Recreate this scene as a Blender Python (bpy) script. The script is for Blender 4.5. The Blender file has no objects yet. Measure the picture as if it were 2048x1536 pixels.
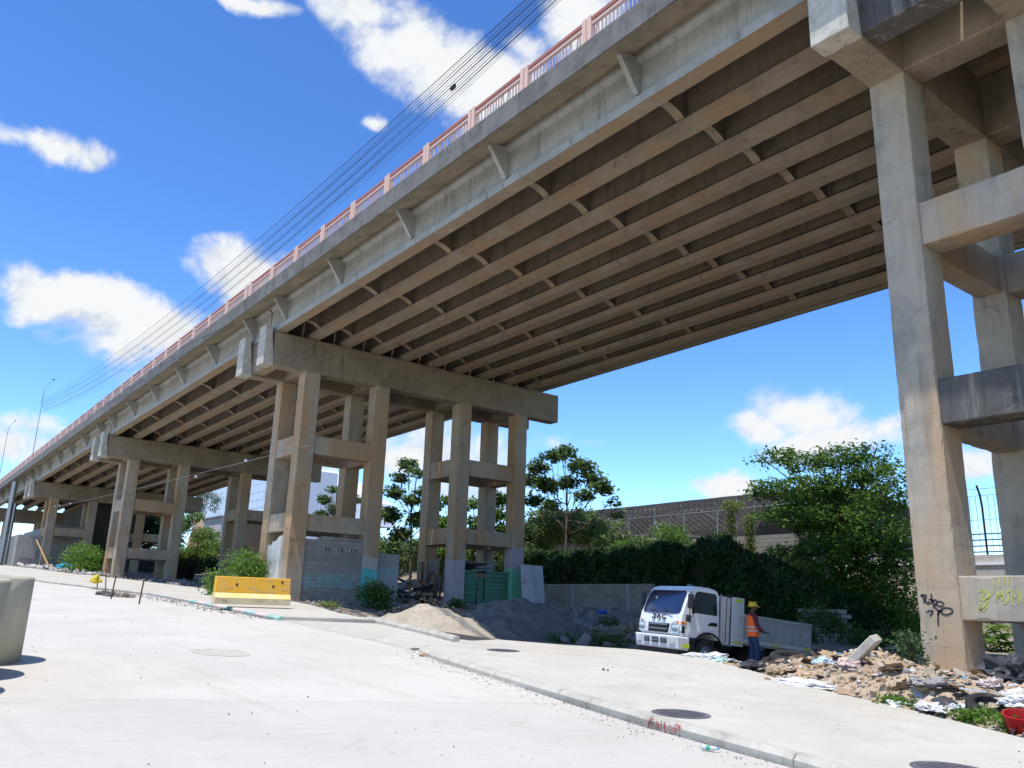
import bpy, bmesh, math, random
import numpy as np
from mathutils import Vector, Matrix, noise as mnoise
random.seed(7); rng = np.random.default_rng(7)
S = bpy.context.scene
COL = S.collection
rad = math.radians

# ------------------------------------------------------------------ camera, sky, sun, exposure
F, W0, H0 = 1655.0, 2048, 1536
YAW, PITCH, ROLL = .91664, .26205, .03101
def cam_matrix():
    cy, sy = math.cos(YAW), math.sin(YAW); cp, sp = math.cos(PITCH), math.sin(PITCH); cr, sr = math.cos(ROLL), math.sin(ROLL)
    Rz = np.array([[cy, sy, 0], [-sy, cy, 0], [0, 0, 1]]); B = np.array([[1, 0, 0], [0, 0, -1], [0, 1, 0]])
    Rx = np.array([[1, 0, 0], [0, cp, sp], [0, -sp, cp]]); Rr = np.array([[cr, -sr, 0], [sr, cr, 0], [0, 0, 1]])
    return Rr @ Rx @ B @ Rz
CM = cam_matrix()
cam = bpy.data.cameras.new('camera'); camo = bpy.data.objects.new('camera', cam); COL.objects.link(camo)
cam.sensor_width = 36; cam.lens = F / W0 * 36; cam.clip_start = .1; cam.clip_end = 6000
r3 = CM.T
camo.matrix_world = Matrix([[r3[0][0], -r3[0][1], -r3[0][2], 0], [r3[1][0], -r3[1][1], -r3[1][2], 0], [r3[2][0], -r3[2][1], -r3[2][2], 0], [0, 0, 0, 1]])
S.camera = camo
S.view_settings.view_transform = 'Standard'; S.view_settings.look = 'None'
S.view_settings.exposure = 0.35; S.view_settings.gamma = 1; S.view_settings.use_curve_mapping = False
S.render.engine = 'CYCLES'
S.cycles.use_denoising = True; S.cycles.max_bounces = 8; S.cycles.diffuse_bounces = 5; S.cycles.transparent_max_bounces = 8
S.cycles.sample_clamp_indirect = 6
# the survey of the place: a pixel's ray cut by a plane gives a point in metres (eye = origin, x along the viaduct, y across it)
def ray(px, py): return CM.T @ np.array([(px - 1024) / F, (py - 768) / F, 1.])
def PY(px, py, Y): d = ray(px, py); return Vector(d * Y / d[1])
def PX(px, py, X): d = ray(px, py); return Vector(d * X / d[0])
def plane(x): return -1.6 - .037 * max(-170, min(60, x))
def PG(px, py, off=0):
    d = ray(px, py); t = (-1.6 + off) / (d[2] + .037 * d[0]); return Vector(d * t)

SUN = Vector((.09, -.285, .954)).normalized()
sl = bpy.data.lights.new('sun', 'SUN'); sl.energy = 4.35; sl.angle = rad(.5); sl.color = (1, .965, .91)
so = bpy.data.objects.new('sun', sl); COL.objects.link(so); so.rotation_euler = (-SUN).to_track_quat('-Z', 'Y').to_euler()
so.location = (0, 0, 60)

class NT:
    """tiny node builder"""
    def __init__(s, nt): s.t = nt; nt.nodes.clear()
    def n(s, typ, props=None, **inp):
        nd = s.t.nodes.new(typ)
        for k, v in (props or {}).items(): setattr(nd, k, v)
        for k, v in inp.items():
            key = int(k[1:]) if k[0] == '_' and k[1:].isdigit() else k.replace('__', ' ')
            sk = nd.inputs[key]
            if isinstance(v, bpy.types.NodeSocket): s.t.links.new(v, sk)
            else:
                if isinstance(v, (tuple, list)) and len(v) == 3 and len(getattr(sk, 'default_value', v)) == 4: v = (*v, 1)
                sk.default_value = v
        return nd
    def math(s, op, a, b=0., c=None):
        nd = s.n('ShaderNodeMath', {'operation': op}, _0=a, _1=b)
        if c is not None:
            if isinstance(c, bpy.types.NodeSocket): s.t.links.new(c, nd.inputs[2])
            else: nd.inputs[2].default_value = c
        return nd.outputs[0]
    def vmath(s, op, a, b=(0, 0, 0)):
        nd = s.n('ShaderNodeVectorMath', {'operation': op}, _0=a, _1=b)
        return nd.outputs[1] if op in ('DOT_PRODUCT', 'LENGTH') else nd.outputs[0]
    def mix(s, f, a, b, mode='MIX'):
        nd = s.t.nodes.new('ShaderNodeMix'); nd.data_type = 'RGBA'; nd.blend_type = mode
        for i, v in ((0, f), (6, a), (7, b)):
            sk = nd.inputs[i]
            if isinstance(v, bpy.types.NodeSocket): s.t.links.new(v, sk)
            else: sk.default_value = (*v, 1) if isinstance(v, (tuple, list)) and len(v) == 3 else v
        return nd.outputs[2]
    def ss(s, v, lo, hi):
        nd = s.n('ShaderNodeMapRange', {'interpolation_type': 'SMOOTHSTEP'}, Value=v)
        nd.inputs[1].default_value = lo; nd.inputs[2].default_value = hi
        return nd.outputs[0]
    def noise(s, vec, scale, detail=4, rough=.55, dist=0.):
        nd = s.n('ShaderNodeTexNoise', None, Vector=vec, Scale=scale, Detail=detail, Roughness=rough, Distortion=dist)
        return nd.outputs[0]

world = bpy.data.worlds.new('World'); S.world = world; world.use_nodes = True
w = NT(world.node_tree)
sky = w.n('ShaderNodeTexSky', {'sky_type': 'NISHITA', 'sun_disc': False})
sky.sun_elevation = math.asin(SUN.z); sky.sun_rotation = math.atan2(SUN.x, SUN.y)
sky.altitude = 2200; sky.air_density = 1.25; sky.dust_density = .0; sky.ozone_density = 2.2
dirv = w.n('ShaderNodeTexCoord').outputs['Generated']
# cloud field: soft elliptical masses, each eroded by the same fractal noise
CL = [  # px, py, half width, half height (as angles, in 1/F units), weight
    (95, 300, 120, 48, .9), (30, 290, 90, 38, .7), (165, 325, 50, 45, .8),
    (85, 590, 60, 55, 1.1), (180, 600, 130, 58, 1.15), (300, 650, 170, 62, 1.05), (420, 700, 180, 60, .9), (240, 690, 120, 38, .7),
    (470, 540, 110, 58, 1.0), (550, 600, 120, 60, .9), (400, 760, 150, 40, .6), (60, 860, 150, 36, .5), (0, 900, 120, 44, .7),
    (490, 5, 90, 26, 1.0), (740, 25, 105, 58, 1.0), (820, 95, 120, 75, 1.1), (900, 130, 120, 80, 1.0), (990, 165, 100, 85, 1.1), (1030, 100, 80, 85, .8),
    (1170, 40, 120, 90, .85), (670, 0, 60, 26, .7), (740, 245, 30, 18, .45), (950, 235, 50, 42, .8), (1290, -60, 200, 100, .6),
    (1610, 830, 130, 55, 1.15), (1520, 860, 90, 42, 1.0), (1700, 870, 120, 50, 1.0), (1800, 860, 110, 40, .8), (1640, 890, 180, 34, .8),
    (1460, 965, 60, 24, 1.0), (1950, 910, 130, 38, .8), (820, 900, 170, 70, .75), (1110, 905, 90, 34, .45), (640, 940, 110, 60, .6), (900, 980, 240, 60, .5),
    (1180, 890, 40, 20, .35), (310, 410, 40, 22, .35)]
mask = None
fb = w.noise(dirv, 7.5, 9, .62, .25)
fb2 = w.noise(dirv, 2.6, 4, .5)
tw = w.vmath('SCALE', w.n('ShaderNodeTexNoise', None, Vector=dirv, Scale=9., Detail=5.).outputs[1], (0, 0, 0)); tw.node.inputs[3].default_value = .07
dirw = w.vmath('ADD', dirv, tw)
def blob(cx, cy, rx, ry, wt, direction=None):
    global mask
    c = Vector(ray(cx, cy)) if direction is None else Vector(direction)
    k = c.length if direction is None else 1.0
    c = c.normalized(); rt = c.cross(Vector((0, 0, 1))).normalized(); up = rt.cross(c)
    d = w.vmath('SUBTRACT', dirw, tuple(c + Vector((.035, .035, .035))))
    a = w.vmath('DOT_PRODUCT', d, tuple(rt * (F * k / rx))); b = w.vmath('DOT_PRODUCT', d, tuple(up * (F * k / ry))); e = w.vmath('DOT_PRODUCT', d, tuple(c * 3.0))
    r2 = w.math('SQRT', w.math('ADD', w.math('ADD', w.math('MULTIPLY', a, a), w.math('MULTIPLY', b, b)), w.math('MULTIPLY', e, e)))
    v = w.math('MULTIPLY', w.math('MAXIMUM', w.math('SUBTRACT', 1.36, r2), 0.), wt)
    mask = v if mask is None else w.math('MAXIMUM', mask, v)
for c in CL: blob(*c)
for az, el, a, b in ((205, 25, 420, 120), (255, 40, 520, 200), (300, 22, 420, 110), (340, 45, 480, 180), (20, 55, 520, 200), (225, 62, 420, 220), (75, 30, 420, 120), (35, 20, 420, 90)):
    ar, er = rad(az), rad(el)
    blob(0, 0, a, b, .9, (math.cos(ar) * math.cos(er), math.sin(ar) * math.cos(er), math.sin(er)))
dens = w.math('ADD', mask, w.math('MULTIPLY', w.math('SUBTRACT', fb, .56), 2.9))
cm = w.math('MULTIPLY', w.ss(dens, .1, .8), w.ss(mask, .0, .28))
fbu = w.noise(w.vmath('ADD', dirv, (0, 0, .016)), 7.5, 9, .62, .25)
shade = w.ss(w.math('ADD', w.math('ADD', .62, w.math('MULTIPLY', w.math('SUBTRACT', fb, fbu), 3.6)), w.math('MULTIPLY', w.math('SUBTRACT', mask, .5), .35)), .2, .85)
cloudc = w.mix(shade, (3.1, 3.6, 4.3), (4.85, 4.95, 5.05))
sk = w.n('ShaderNodeHueSaturation', None, Hue=.5, Saturation=1.12, Value=1.3, Color=sky.outputs[0]).outputs[0]
sk = w.n('ShaderNodeGamma', None, Color=w.mix(1., sk, (.185, .185, .185), 'MULTIPLY'), Gamma=1.28).outputs[0]
sk = w.mix(1., sk, (4.5, 4.95, 5.5), 'MULTIPLY')
bg = w.n('ShaderNodeBackground', None, Color=w.mix(cm, sk, cloudc), Strength=.15)
w.t.links.new(bg.outputs[0], w.n('ShaderNodeOutputWorld').inputs[0])

# ------------------------------------------------------------------ materials
MATS = {}
def newmat(name):
    m = bpy.data.materials.new(name); m.use_nodes = True; return m, NT(m.node_tree)
def finish(t, col, rough=.85, bump=None, bstr=.3, bdist=.02, metal=0., extra=None):
    p = t.n('ShaderNodeBsdfPrincipled', None, Base__Color=col, Roughness=rough, Metallic=metal)
    p.inputs['Specular IOR Level'].default_value = .3
    if bump is not None:
        b = t.n('ShaderNodeBump', None, Strength=bstr, Distance=bdist, Height=bump)
        t.t.links.new(b.outputs[0], p.inputs['Normal'])
    for k, v in (extra or {}).items(): p.inputs[k].default_value = v
    t.t.links.new(p.outputs[0], t.n('ShaderNodeOutputMaterial').inputs[0]); return p
def pos(t): return t.n('ShaderNodeNewGeometry').outputs['Position']
def scaled(t, v, s): return t.vmath('MULTIPLY', v, s)

def concrete(name, base, alt, stain=(.05, .045, .04), stain_amt=.45, streak=.5, scale=1., boards=0., bands=(), bump=.25, orange=None, pits=.0):
    m, t = newmat(name); P = pos(t)
    c = t.mix(t.ss(t.noise(P, .55 * scale, 5, .6, .4), .38, .66), base, alt)
    c = t.mix(t.math('MULTIPLY', t.ss(t.noise(P, 2.6 * scale, 6, .65), .35, .75), .35), c, tuple(min(1, x * 1.35) for x in base))
    if orange: c = t.mix(t.math('MULTIPLY', t.ss(t.noise(scaled(t, P, (1, 1, .35)), .5, 3, .5), .44, .62), .85), c, orange)
    st = t.ss(t.noise(scaled(t, P, (2.4, 2.4, .22)), 1.6, 5, .62), .52, .8)
    c = t.mix(t.math('MULTIPLY', st, streak), c, stain)
    bl = t.ss(t.noise(P, .9 * scale, 7, .7, 1.2), .56, .74)
    c = t.mix(t.math('MULTIPLY', bl, stain_amt), c, stain)
    vf = t.ss(t.noise(scaled(t, P, (9, 9, .35)), 1.3, 4, .7), .5, .8)
    c = t.mix(t.math('MULTIPLY', vf, streak * .8), c, tuple(x * .45 for x in base))
    fine = t.noise(P, 34., 4, .7)
    c = t.mix(t.math('MULTIPLY', t.math('SUBTRACT', fine, .35), .5), c, tuple(x * .5 for x in base))
    z = t.n('ShaderNodeSeparateXYZ', None, Vector=P).outputs
    for (z0, z1, bc, amt) in bands:
        wob = t.math('MULTIPLY', t.math('SUBTRACT', t.noise(P, 1.7, 5, .6), .5), .5)
        zz = t.math('ADD', z[2], wob)
        f = t.math('MULTIPLY', t.ss(zz, z0 - .03, z0 + .03), t.math('SUBTRACT', 1., t.ss(zz, z1 - .03, z1 + .03)))
        f = t.math('MULTIPLY', t.math('MULTIPLY', f, amt), t.ss(t.noise(P, 5, 6, .75), .25, .5))
        c = t.mix(f, c, bc)
    h = t.math('ADD', t.math('MULTIPLY', fine, .4), t.noise(P, 7., 5, .6))
    if boards:
        q = t.math('FRACT', t.math('MULTIPLY', t.math('ADD', t.math('ADD', z[2], t.math('MULTIPLY', z[0], .014)), t.math('MULTIPLY', t.noise(P, .9, 2), .12)), 1 / boards))
        line = t.math('MULTIPLY', t.math('SUBTRACT', 1., t.ss(t.math('ABSOLUTE', t.math('SUBTRACT', q, .5)), .0, .05 if boards < 1 else .012)), t.ss(t.noise(P, 1.1, 4, .6), .35, .65))
        c = t.mix(t.math('MULTIPLY', t.math('MULTIPLY', line, .4), t.noise(P, 1.5, 3)), c, stain); h = t.math('SUBTRACT', h, t.math('MULTIPLY', line, .8))
    if pits:
        v = t.n('ShaderNodeTexVoronoi', None, Vector=P, Scale=5.).outputs[0]
        pt = t.math('SUBTRACT', 1., t.ss(v, .06, .13)); c = t.mix(t.math('MULTIPLY', pt, pits), c, stain); h = t.math('SUBTRACT', h, pt)
    finish(t, c, .9, h, bump, .03); return m

def plain(name, col, rough=.6, metal=0., var=.25, bump=.1, scale=6., dirt=None, extra=None):
    m, t = newmat(name); P = pos(t)
    n = t.noise(P, scale, 5, .6)
    c = t.mix(t.math('MULTIPLY', n, var * 2), col, tuple(x * .55 for x in col))
    if dirt: c = t.mix(t.math('MULTIPLY', t.ss(t.noise(P, scale * .6, 6, .7), .48, .72), .7), c, dirt)
    finish(t, c, rough, t.noise(P, scale * 8, 4, .6), bump, .01, metal, extra); return m

def leafmat(name, a, b, trans=.25):
    m, t = newmat(name); P = pos(t)
    r = t.n('ShaderNodeTexWhiteNoise', {'noise_dimensions': '3D'}, Vector=t.vmath('SNAP', P, (.45, .45, .45))).outputs[0]
    c = t.mix(t.math('ADD', t.math('MULTIPLY', r, .5), t.math('MULTIPLY', t.noise(P, 1.1, 4, .6), .5)), a, b)
    d = t.n('ShaderNodeBsdfPrincipled', None, Base__Color=c, Roughness=.55); d.inputs['Specular IOR Level'].default_value = .25
    tr = t.n('ShaderNodeBsdfTranslucent', None, Color=t.mix(.5, c, tuple(min(1, x * 2.2) for x in b)))
    mx = t.n('ShaderNodeMixShader', None, Fac=trans); t.t.links.new(d.outputs[0], mx.inputs[1]); t.t.links.new(tr.outputs[0], mx.inputs[2])
    t.t.links.new(mx.outputs[0], t.n('ShaderNodeOutputMaterial').inputs[0]); return m

GREY = (.045, .04, .035)
M_web = concrete('girder_concrete', (.37, .365, .33), (.29, .285, .25), GREY, .35, .6)
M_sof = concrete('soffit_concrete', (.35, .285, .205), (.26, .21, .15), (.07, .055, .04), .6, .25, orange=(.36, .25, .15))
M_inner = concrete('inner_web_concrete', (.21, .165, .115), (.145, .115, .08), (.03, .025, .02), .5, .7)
M_deck = concrete('deck_concrete', (.34, .29, .205), (.22, .19, .135), (.06, .05, .035), .6, .3, 1.6)
M_fas = concrete('fascia_concrete', (.17, .165, .15), (.10, .098, .092), (.03, .03, .028), .6, .8, 2.)
M_pier = concrete('pier_concrete', (.40, .325, .235), (.31, .255, .185), GREY, .45, .45, orange=(.42, .26, .13), boards=1.22)
M_pier1 = concrete('near_pier_concrete', (.40, .345, .265), (.26, .245, .21), GREY, .5, .5, orange=(.45, .31, .18), boards=1.22)
M_cap = concrete('cap_concrete', (.30, .245, .17), (.215, .175, .125), GREY, .5, .55, boards=.28)
M_end = concrete('cap_end_plaster', (.54, .50, .42), (.40, .37, .30), (.09, .08, .06), .85, .9, 4., pits=.6)
M_blk = concrete('black_stained_concrete', (.10, .095, .088), (.04, .038, .036), (.34, .32, .28), .6, .9, 1.5)
def roadmat(name, base, dark, ang, broom, speck):
    m, t = newmat(name); P = pos(t)
    ca, sa = math.cos(ang), math.sin(ang)
    u = t.vmath('DOT_PRODUCT', P, (ca, sa, 0)); v = t.vmath('DOT_PRODUCT', P, (-sa, ca, 0))
    uv = t.n('ShaderNodeCombineXYZ', None, X=u, Y=v).outputs[0]
    c = t.mix(t.ss(t.noise(P, .35, 6, .6, .6), .35, .7), base, tuple(x * .9 for x in base))
    c = t.mix(t.math('MULTIPLY', t.ss(t.noise(scaled(t, uv, (.5, 4., 1)), 1.2, 5, .7), .5, .75), .35), c, dark)       # scraped bands along the pour
    c = t.mix(t.math('MULTIPLY', t.ss(t.noise(P, 1.6, 8, .75, 1.5), .54, .72), .5), c, dark)
    br = t.noise(scaled(t, uv, (3., 70., 1)), 1., 3, .7); c = t.mix(t.math('MULTIPLY', t.ss(br, .5, .8), broom), c, dark)
    sp = t.noise(P, 22., 5, .8); c = t.mix(t.math('MULTIPLY', t.ss(sp, .58, .72), speck), c, tuple(x * .7 for x in dark))
    c = t.mix(t.math('MULTIPLY', t.ss(t.noise(scaled(t, P, (.12, 1.6, 1)), 1., 3, .6), .56, .7), .25), c, dark)      # tyre tracks along the street
    finish(t, c, .92, t.math('ADD', br, t.math('MULTIPLY', sp, 1.2)), .5, .012); return m
M_road = roadmat('road_concrete', (.53, .495, .435), (.38, .35, .295), .29, .35, .35)
M_road2 = roadmat('road_concrete_near', (.50, .468, .412), (.35, .32, .27), 1.24, .6, .6)
M_walk = concrete('sidewalk_concrete', (.475, .445, .38), (.43, .395, .33), (.25, .22, .175), .45, .0, .5, bump=.25)
M_kerb = concrete('kerb_concrete', (.47, .44, .37), (.36, .33, .27), (.15, .125, .09), .75, .5, 2.5)
M_filler = plain('joint_filler', (.06, .055, .05), .95)
M_dirt = concrete('dirt', (.26, .21, .155), (.17, .14, .11), (.09, .075, .06), .6, .0, 1.2, bump=.9)
M_odirt = concrete('orange_dirt', (.45, .33, .21), (.37, .29, .20), (.2, .15, .1), .5, .0, 2.2, bump=1.)
M_sand = concrete('sand', (.42, .365, .28), (.33, .285, .215), (.22, .18, .13), .4, 0, 2.5, bump=1.)
M_gravel = concrete('dark_gravel', (.17, .155, .14), (.12, .11, .10), (.05, .045, .04), .5, 0, 3., bump=1.)
M_pink = plain('railing_pink', (.64, .44, .38), .6, var=.3, dirt=(.55, .45, .4))
M_pinkp = plain('post_pink', (.74, .50, .40), .6, var=.2, dirt=(.6, .5, .44))
M_redrail = plain('railing_red', (.42, .17, .13), .6, var=.3)
M_white = plain('white_vinyl', (.8, .8, .8), .35, var=.05)
M_steel = plain('galvanised_steel', (.32, .33, .33), .5, .6, dirt=(.2, .19, .17))
M_dark = plain('dark_metal', (.03, .03, .033), .5, .2)
M_wire = plain('cable_black', (.012, .012, .014), .6)
M_wood = plain('weathered_wood', (.28, .19, .11), .85, dirt=(.12, .09, .06))
M_barrier = plain('yellow_paint', (.76, .40, .035), .75, var=.2, dirt=(.55, .36, .14), scale=3.5, bump=.3)
M_barrierb = plain('worn_barrier_base', (.68, .56, .34), .85, var=.2, dirt=(.36, .28, .18), scale=4.)
M_ring = concrete('precast_ring', (.46, .42, .31), (.37, .345, .26), GREY, .3, .25, 1.2, pits=.25)
M_iron = plain('cast_iron', (.15, .145, .16), .7, .4, dirt=(.3, .28, .26), scale=9.)
M_bark = plain('bark', (.14, .11, .08), .9, bump=.5)
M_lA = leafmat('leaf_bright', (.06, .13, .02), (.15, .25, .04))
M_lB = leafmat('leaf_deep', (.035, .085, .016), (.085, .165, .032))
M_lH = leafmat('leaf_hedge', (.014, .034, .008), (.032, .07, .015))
M_lC = leafmat('leaf_grey_green', (.05, .095, .04), (.10, .15, .06))
M_lD = leafmat('leaf_yellow_green', (.10, .14, .03), (.2, .24, .06))

# ------------------------------------------------------------------ mesh tools
class MB:
    def __init__(s): s.v = []; s.f = []; s.mi = []
    def add(s, vs, fs, mi=0):
        o = len(s.v); s.v += [tuple(v) for v in vs]; s.f += [tuple(o + i for i in f) for f in fs]; s.mi += [mi] * len(fs); return s
    def box(s, x0, x1, y0, y1, z0, z1, mi=0):
        return s.add([(x0, y0, z0), (x1, y0, z0), (x1, y1, z0), (x0, y1, z0), (x0, y0, z1), (x1, y0, z1), (x1, y1, z1), (x0, y1, z1)],
                     [(0, 3, 2, 1), (4, 5, 6, 7), (0, 1, 5, 4), (1, 2, 6, 5), (2, 3, 7, 6), (3, 0, 4, 7)], mi)
    def chipped(s, x0, x1, y0, y1, z0, z1, axis, step=.22, c=.018, chip=.05, seed=0):
        R0 = random.Random(seed or int(abs(x0 * 31 + y0 * 17 + z0 * 7) * 10))
        (l0, l1), (a0, a1), (b0, b1) = {'z': ((z0, z1), (x0, x1), (y0, y1)), 'y': ((y0, y1), (z0, z1), (x0, x1)), 'x': ((x0, x1), (y0, y1), (z0, z1))}[axis]
        mk = {'z': lambda a, b, l: (a, b, l), 'y': lambda a, b, l: (b, l, a), 'x': lambda a, b, l: (l, a, b)}[axis]
        n = max(2, int((l1 - l0) / step)); vs = []
        for i in range(n + 1):
            l = l0 + (l1 - l0) * i / n; ch = [c + (R0.uniform(.3, 1) * chip if R0.random() < .16 else R0.uniform(0, .008)) for _ in range(8)]
            if i in (0, n): ch = [c] * 8
            w = [R0.uniform(-.004, .004) for _ in range(4)]
            vs += [mk(a0 + ch[0], b0 + w[0], l), mk(a1 - ch[1], b0 + w[0], l), mk(a1 + w[1], b0 + ch[2], l), mk(a1 + w[1], b1 - ch[3], l), mk(a1 - ch[4], b1 + w[2], l), mk(a0 + ch[5], b1 + w[2], l), mk(a0 + w[3], b1 - ch[6], l), mk(a0 + w[3], b0 + ch[7], l)]
        fs = [(i * 8 + k, i * 8 + (k + 1) % 8, (i + 1) * 8 + (k + 1) % 8, (i + 1) * 8 + k) for i in range(n) for k in range(8)] + [tuple(range(7, -1, -1)), tuple(range(n * 8, n * 8 + 8))]
        return s.add(vs, fs)
    def prism(s, pts, axis, a0, a1, mi=0):
        """extrude polygon pts (2D) along axis ('x': pts=(y,z), 'y': pts=(x,z), 'z': pts=(x,y))"""
        mk = {'x': lambda p, a: (a, p[0], p[1]), 'y': lambda p, a: (p[0], a, p[1]), 'z': lambda p, a: (p[0], p[1], a)}[axis]
        n = len(pts); vs = [mk(p, a0) for p in pts] + [mk(p, a1) for p in pts]
        fs = [tuple(range(n - 1, -1, -1)), tuple(range(n, 2 * n))] + [(i, (i + 1) % n, n + (i + 1) % n, n + i) for i in range(n)]
        return s.add(vs, fs, mi)
    def hexa(s, b, t, mi=0):
        """frustum from 4 bottom and 4 top points"""
        return s.add(list(b) + list(t), [(3, 2, 1, 0), (4, 5, 6, 7), (0, 1, 5, 4), (1, 2, 6, 5), (2, 3, 7, 6), (3, 0, 4, 7)], mi)
    def tube(s, path, r, n=6, mi=0, cap=True):
        path = [Vector(p) for p in path]; rs = r if isinstance(r, (list, tuple)) else [r] * len(path)
        vs = []; u = None
        for i, p in enumerate(path):
            d = (path[min(i + 1, len(path) - 1)] - path[max(i - 1, 0)]).normalized()
            if u is None:
                u = d.cross(Vector((0, 0, 1)) if abs(d.z) < .9 else Vector((1, 0, 0))).normalized()
            u = (u - d * u.dot(d)).normalized(); q = d.cross(u)
            vs += [p + (u * math.cos(2 * math.pi * k / n) + q * math.sin(2 * math.pi * k / n)) * rs[i] for k in range(n)]
        fs = [(i * n + k, i * n + (k + 1) % n, (i + 1) * n + (k + 1) % n, (i + 1) * n + k) for i in range(len(path) - 1) for k in range(n)]
        if cap: fs += [tuple(range(n - 1, -1, -1)), tuple(range((len(path) - 1) * n, len(path) * n))]
        return s.add(vs, fs, mi)
    def lathe(s, prof, n=24, c=(0, 0, 0), axis='z', mi=0):
        """prof = [(r, h)]"""
        vs = []
        for r, h in prof:
            for k in range(n):
                a = 2 * math.pi * k / n; x, y = r * math.cos(a), r * math.sin(a)
                v = (x, y, h) if axis == 'z' else ((h, x, y) if axis == 'x' else (x, h, y))
                vs.append((v[0] + c[0], v[1] + c[1], v[2] + c[2]))
        fs = [(i * n + k, i * n + (k + 1) % n, (i + 1) * n + (k + 1) % n, (i + 1) * n + k) for i in range(len(prof) - 1) for k in range(n)]
        if prof[0][0] > 1e-6: fs.append(tuple(range(n - 1, -1, -1)))
        if prof[-1][0] > 1e-6: fs.append(tuple(range((len(prof) - 1) * n, len(prof) * n)))
        return s.add(vs, fs, mi)
    def mesh(s, name):
        me = bpy.data.meshes.new(name); me.from_pydata(s.v, [], s.f)
        if any(s.mi): me.polygons.foreach_set('material_index', s.mi)
        bm = bmesh.new(); bm.from_mesh(me); bmesh.ops.recalc_face_normals(bm, faces=bm.faces); bm.to_mesh(me); bm.free()
        return me
    def build(s, name, mat, parent=None, smooth=False, bevel=0., **k):
        return link(name, s.mesh(name), mat, parent, smooth, bevel, **k)
def link(name, me, mat, parent=None, smooth=False, bevel=0., loc=None, rot=None, label=None, kind=None):
    o = bpy.data.objects.new(name, me); COL.objects.link(o)
    if not me.materials:
        for m in (mat if isinstance(mat, (list, tuple)) else [mat]): me.materials.append(m)
    if parent: o.parent = parent
    if loc is not None: o.location = loc
    if rot is not None: o.rotation_euler = rot
    if smooth: me.shade_smooth()
    if bevel:
        b = o.modifiers.new('bevel', 'BEVEL'); b.width = bevel; b.segments = 1; b.limit_method = 'ANGLE'; b.angle_limit = rad(40)
    if label: o['label'] = label
    if kind: o['kind'] = kind
    return o
def tag(o, label, cat, group=None):
    o['label'] = label; o['category'] = cat
    if group: o['group'] = group
    return o
def thing(name, label, cat, loc=(0, 0, 0), rz=0., group=None, rot=None):
    o = bpy.data.objects.new(name, None); COL.objects.link(o); o.location = loc; o.rotation_euler = rot or (0, 0, rz)
    return tag(o, label, cat, group)
def dup(o, parent=None):
    c = o.copy(); COL.objects.link(c)
    if parent: c.parent = parent
    for ch in list(o.children): dup(ch, c)
    return c
def npmesh(name, V, faces_n, mat, parent=None, kind=None, smooth=False):
    """V: (n*faces_n,3) vertices; every faces_n vertices form one face"""
    n = len(V); me = bpy.data.meshes.new(name); me.vertices.add(n); me.vertices.foreach_set('co', np.asarray(V, np.float32).ravel())
    me.loops.add(n); me.loops.foreach_set('vertex_index', np.arange(n, dtype=np.int32))
    k = n // faces_n; me.polygons.add(k); me.polygons.foreach_set('loop_start', np.arange(0, n, faces_n, dtype=np.int32))
    me.polygons.foreach_set('loop_total', np.full(k, faces_n, np.int32)); me.update(calc_edges=True)
    return link(name, me, mat, parent, smooth, kind=kind)

# ------------------------------------------------------------------ ground
BACK = [(30, 3.0), (8, 7.0), (-4.5, 11.2), (-6.3, 12.15), (-8.8, 13.2), (-10.7, 14.4), (-13.2, 15.7), (-14.9, 15.5), (-16.2, 14.2), (-17.6, 13.3), (-19.2, 12.95), (-24.7, 13.8), (-28.7, 14.4), (-33.5, 15.8), (-41.8, 17.4), (-60, 17.6), (-85, 16.6), (-170, 14)]
def backy(x):
    for (a, b), (c, d) in zip(BACK, BACK[1:]):
        if c <= x <= a: return b + (d - b) * (a - x) / (a - c)
    return BACK[0][1] if x > 0 else BACK[-1][1]
def sm(a, b, x): t = max(0, min(1, (x - a) / (b - a))); return t * t * (3 - 2 * t)
def gz(x, y):
    z = plane(x); b = backy(x)
    dep = -.06 - .50 * sm(b + .1, b + 3.0, y) * sm(-10.5, -13.5, x) * sm(-40, -31, x)
    dep += .16 * sm(b - .3, b + .6, y) * sm(-13, -10.5, x) - .1 * sm(b, b + .5, y) * (1 - sm(-13, -10.5, x))*0
    if y > b + .3: dep += .1 * mnoise.noise(Vector((x * .5, y * .5, 0))) + .05 * mnoise.noise(Vector((x * 1.7, y * 1.7, 3)))
    if y > 43: dep += min(4.2, (y - 43) * .5) * sm(-22, -29, x)
    return z + dep
def grid(name, xs, ys, mat, zf, **k):
    vs = [(x, y, zf(x, y)) for y in ys for x in xs]; n = len(xs)
    fs = [(j * n + i, j * n + i + 1, (j + 1) * n + i + 1, (j + 1) * n + i) for j in range(len(ys) - 1) for i in range(n - 1)]
    me = bpy.data.meshes.new(name); me.from_pydata(vs, [], fs); return link(name, me, mat, None, True, **k)
xs = [-3000, -900, -400, -250] + [x for x in range(-170, -60, 5)] + list(np.arange(-60, 8, .5)) + list(range(8, 60, 6)) + [90, 200, 600, 3000]
ys = [-3000, -600, -150, -40] + list(range(-20, 8, 4)) + list(np.arange(9, 45, .5)) + list(range(46, 80, 4)) + [100, 160, 400, 3000]
grid('ground', xs, ys, M_dirt, gz, kind='structure')

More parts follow.
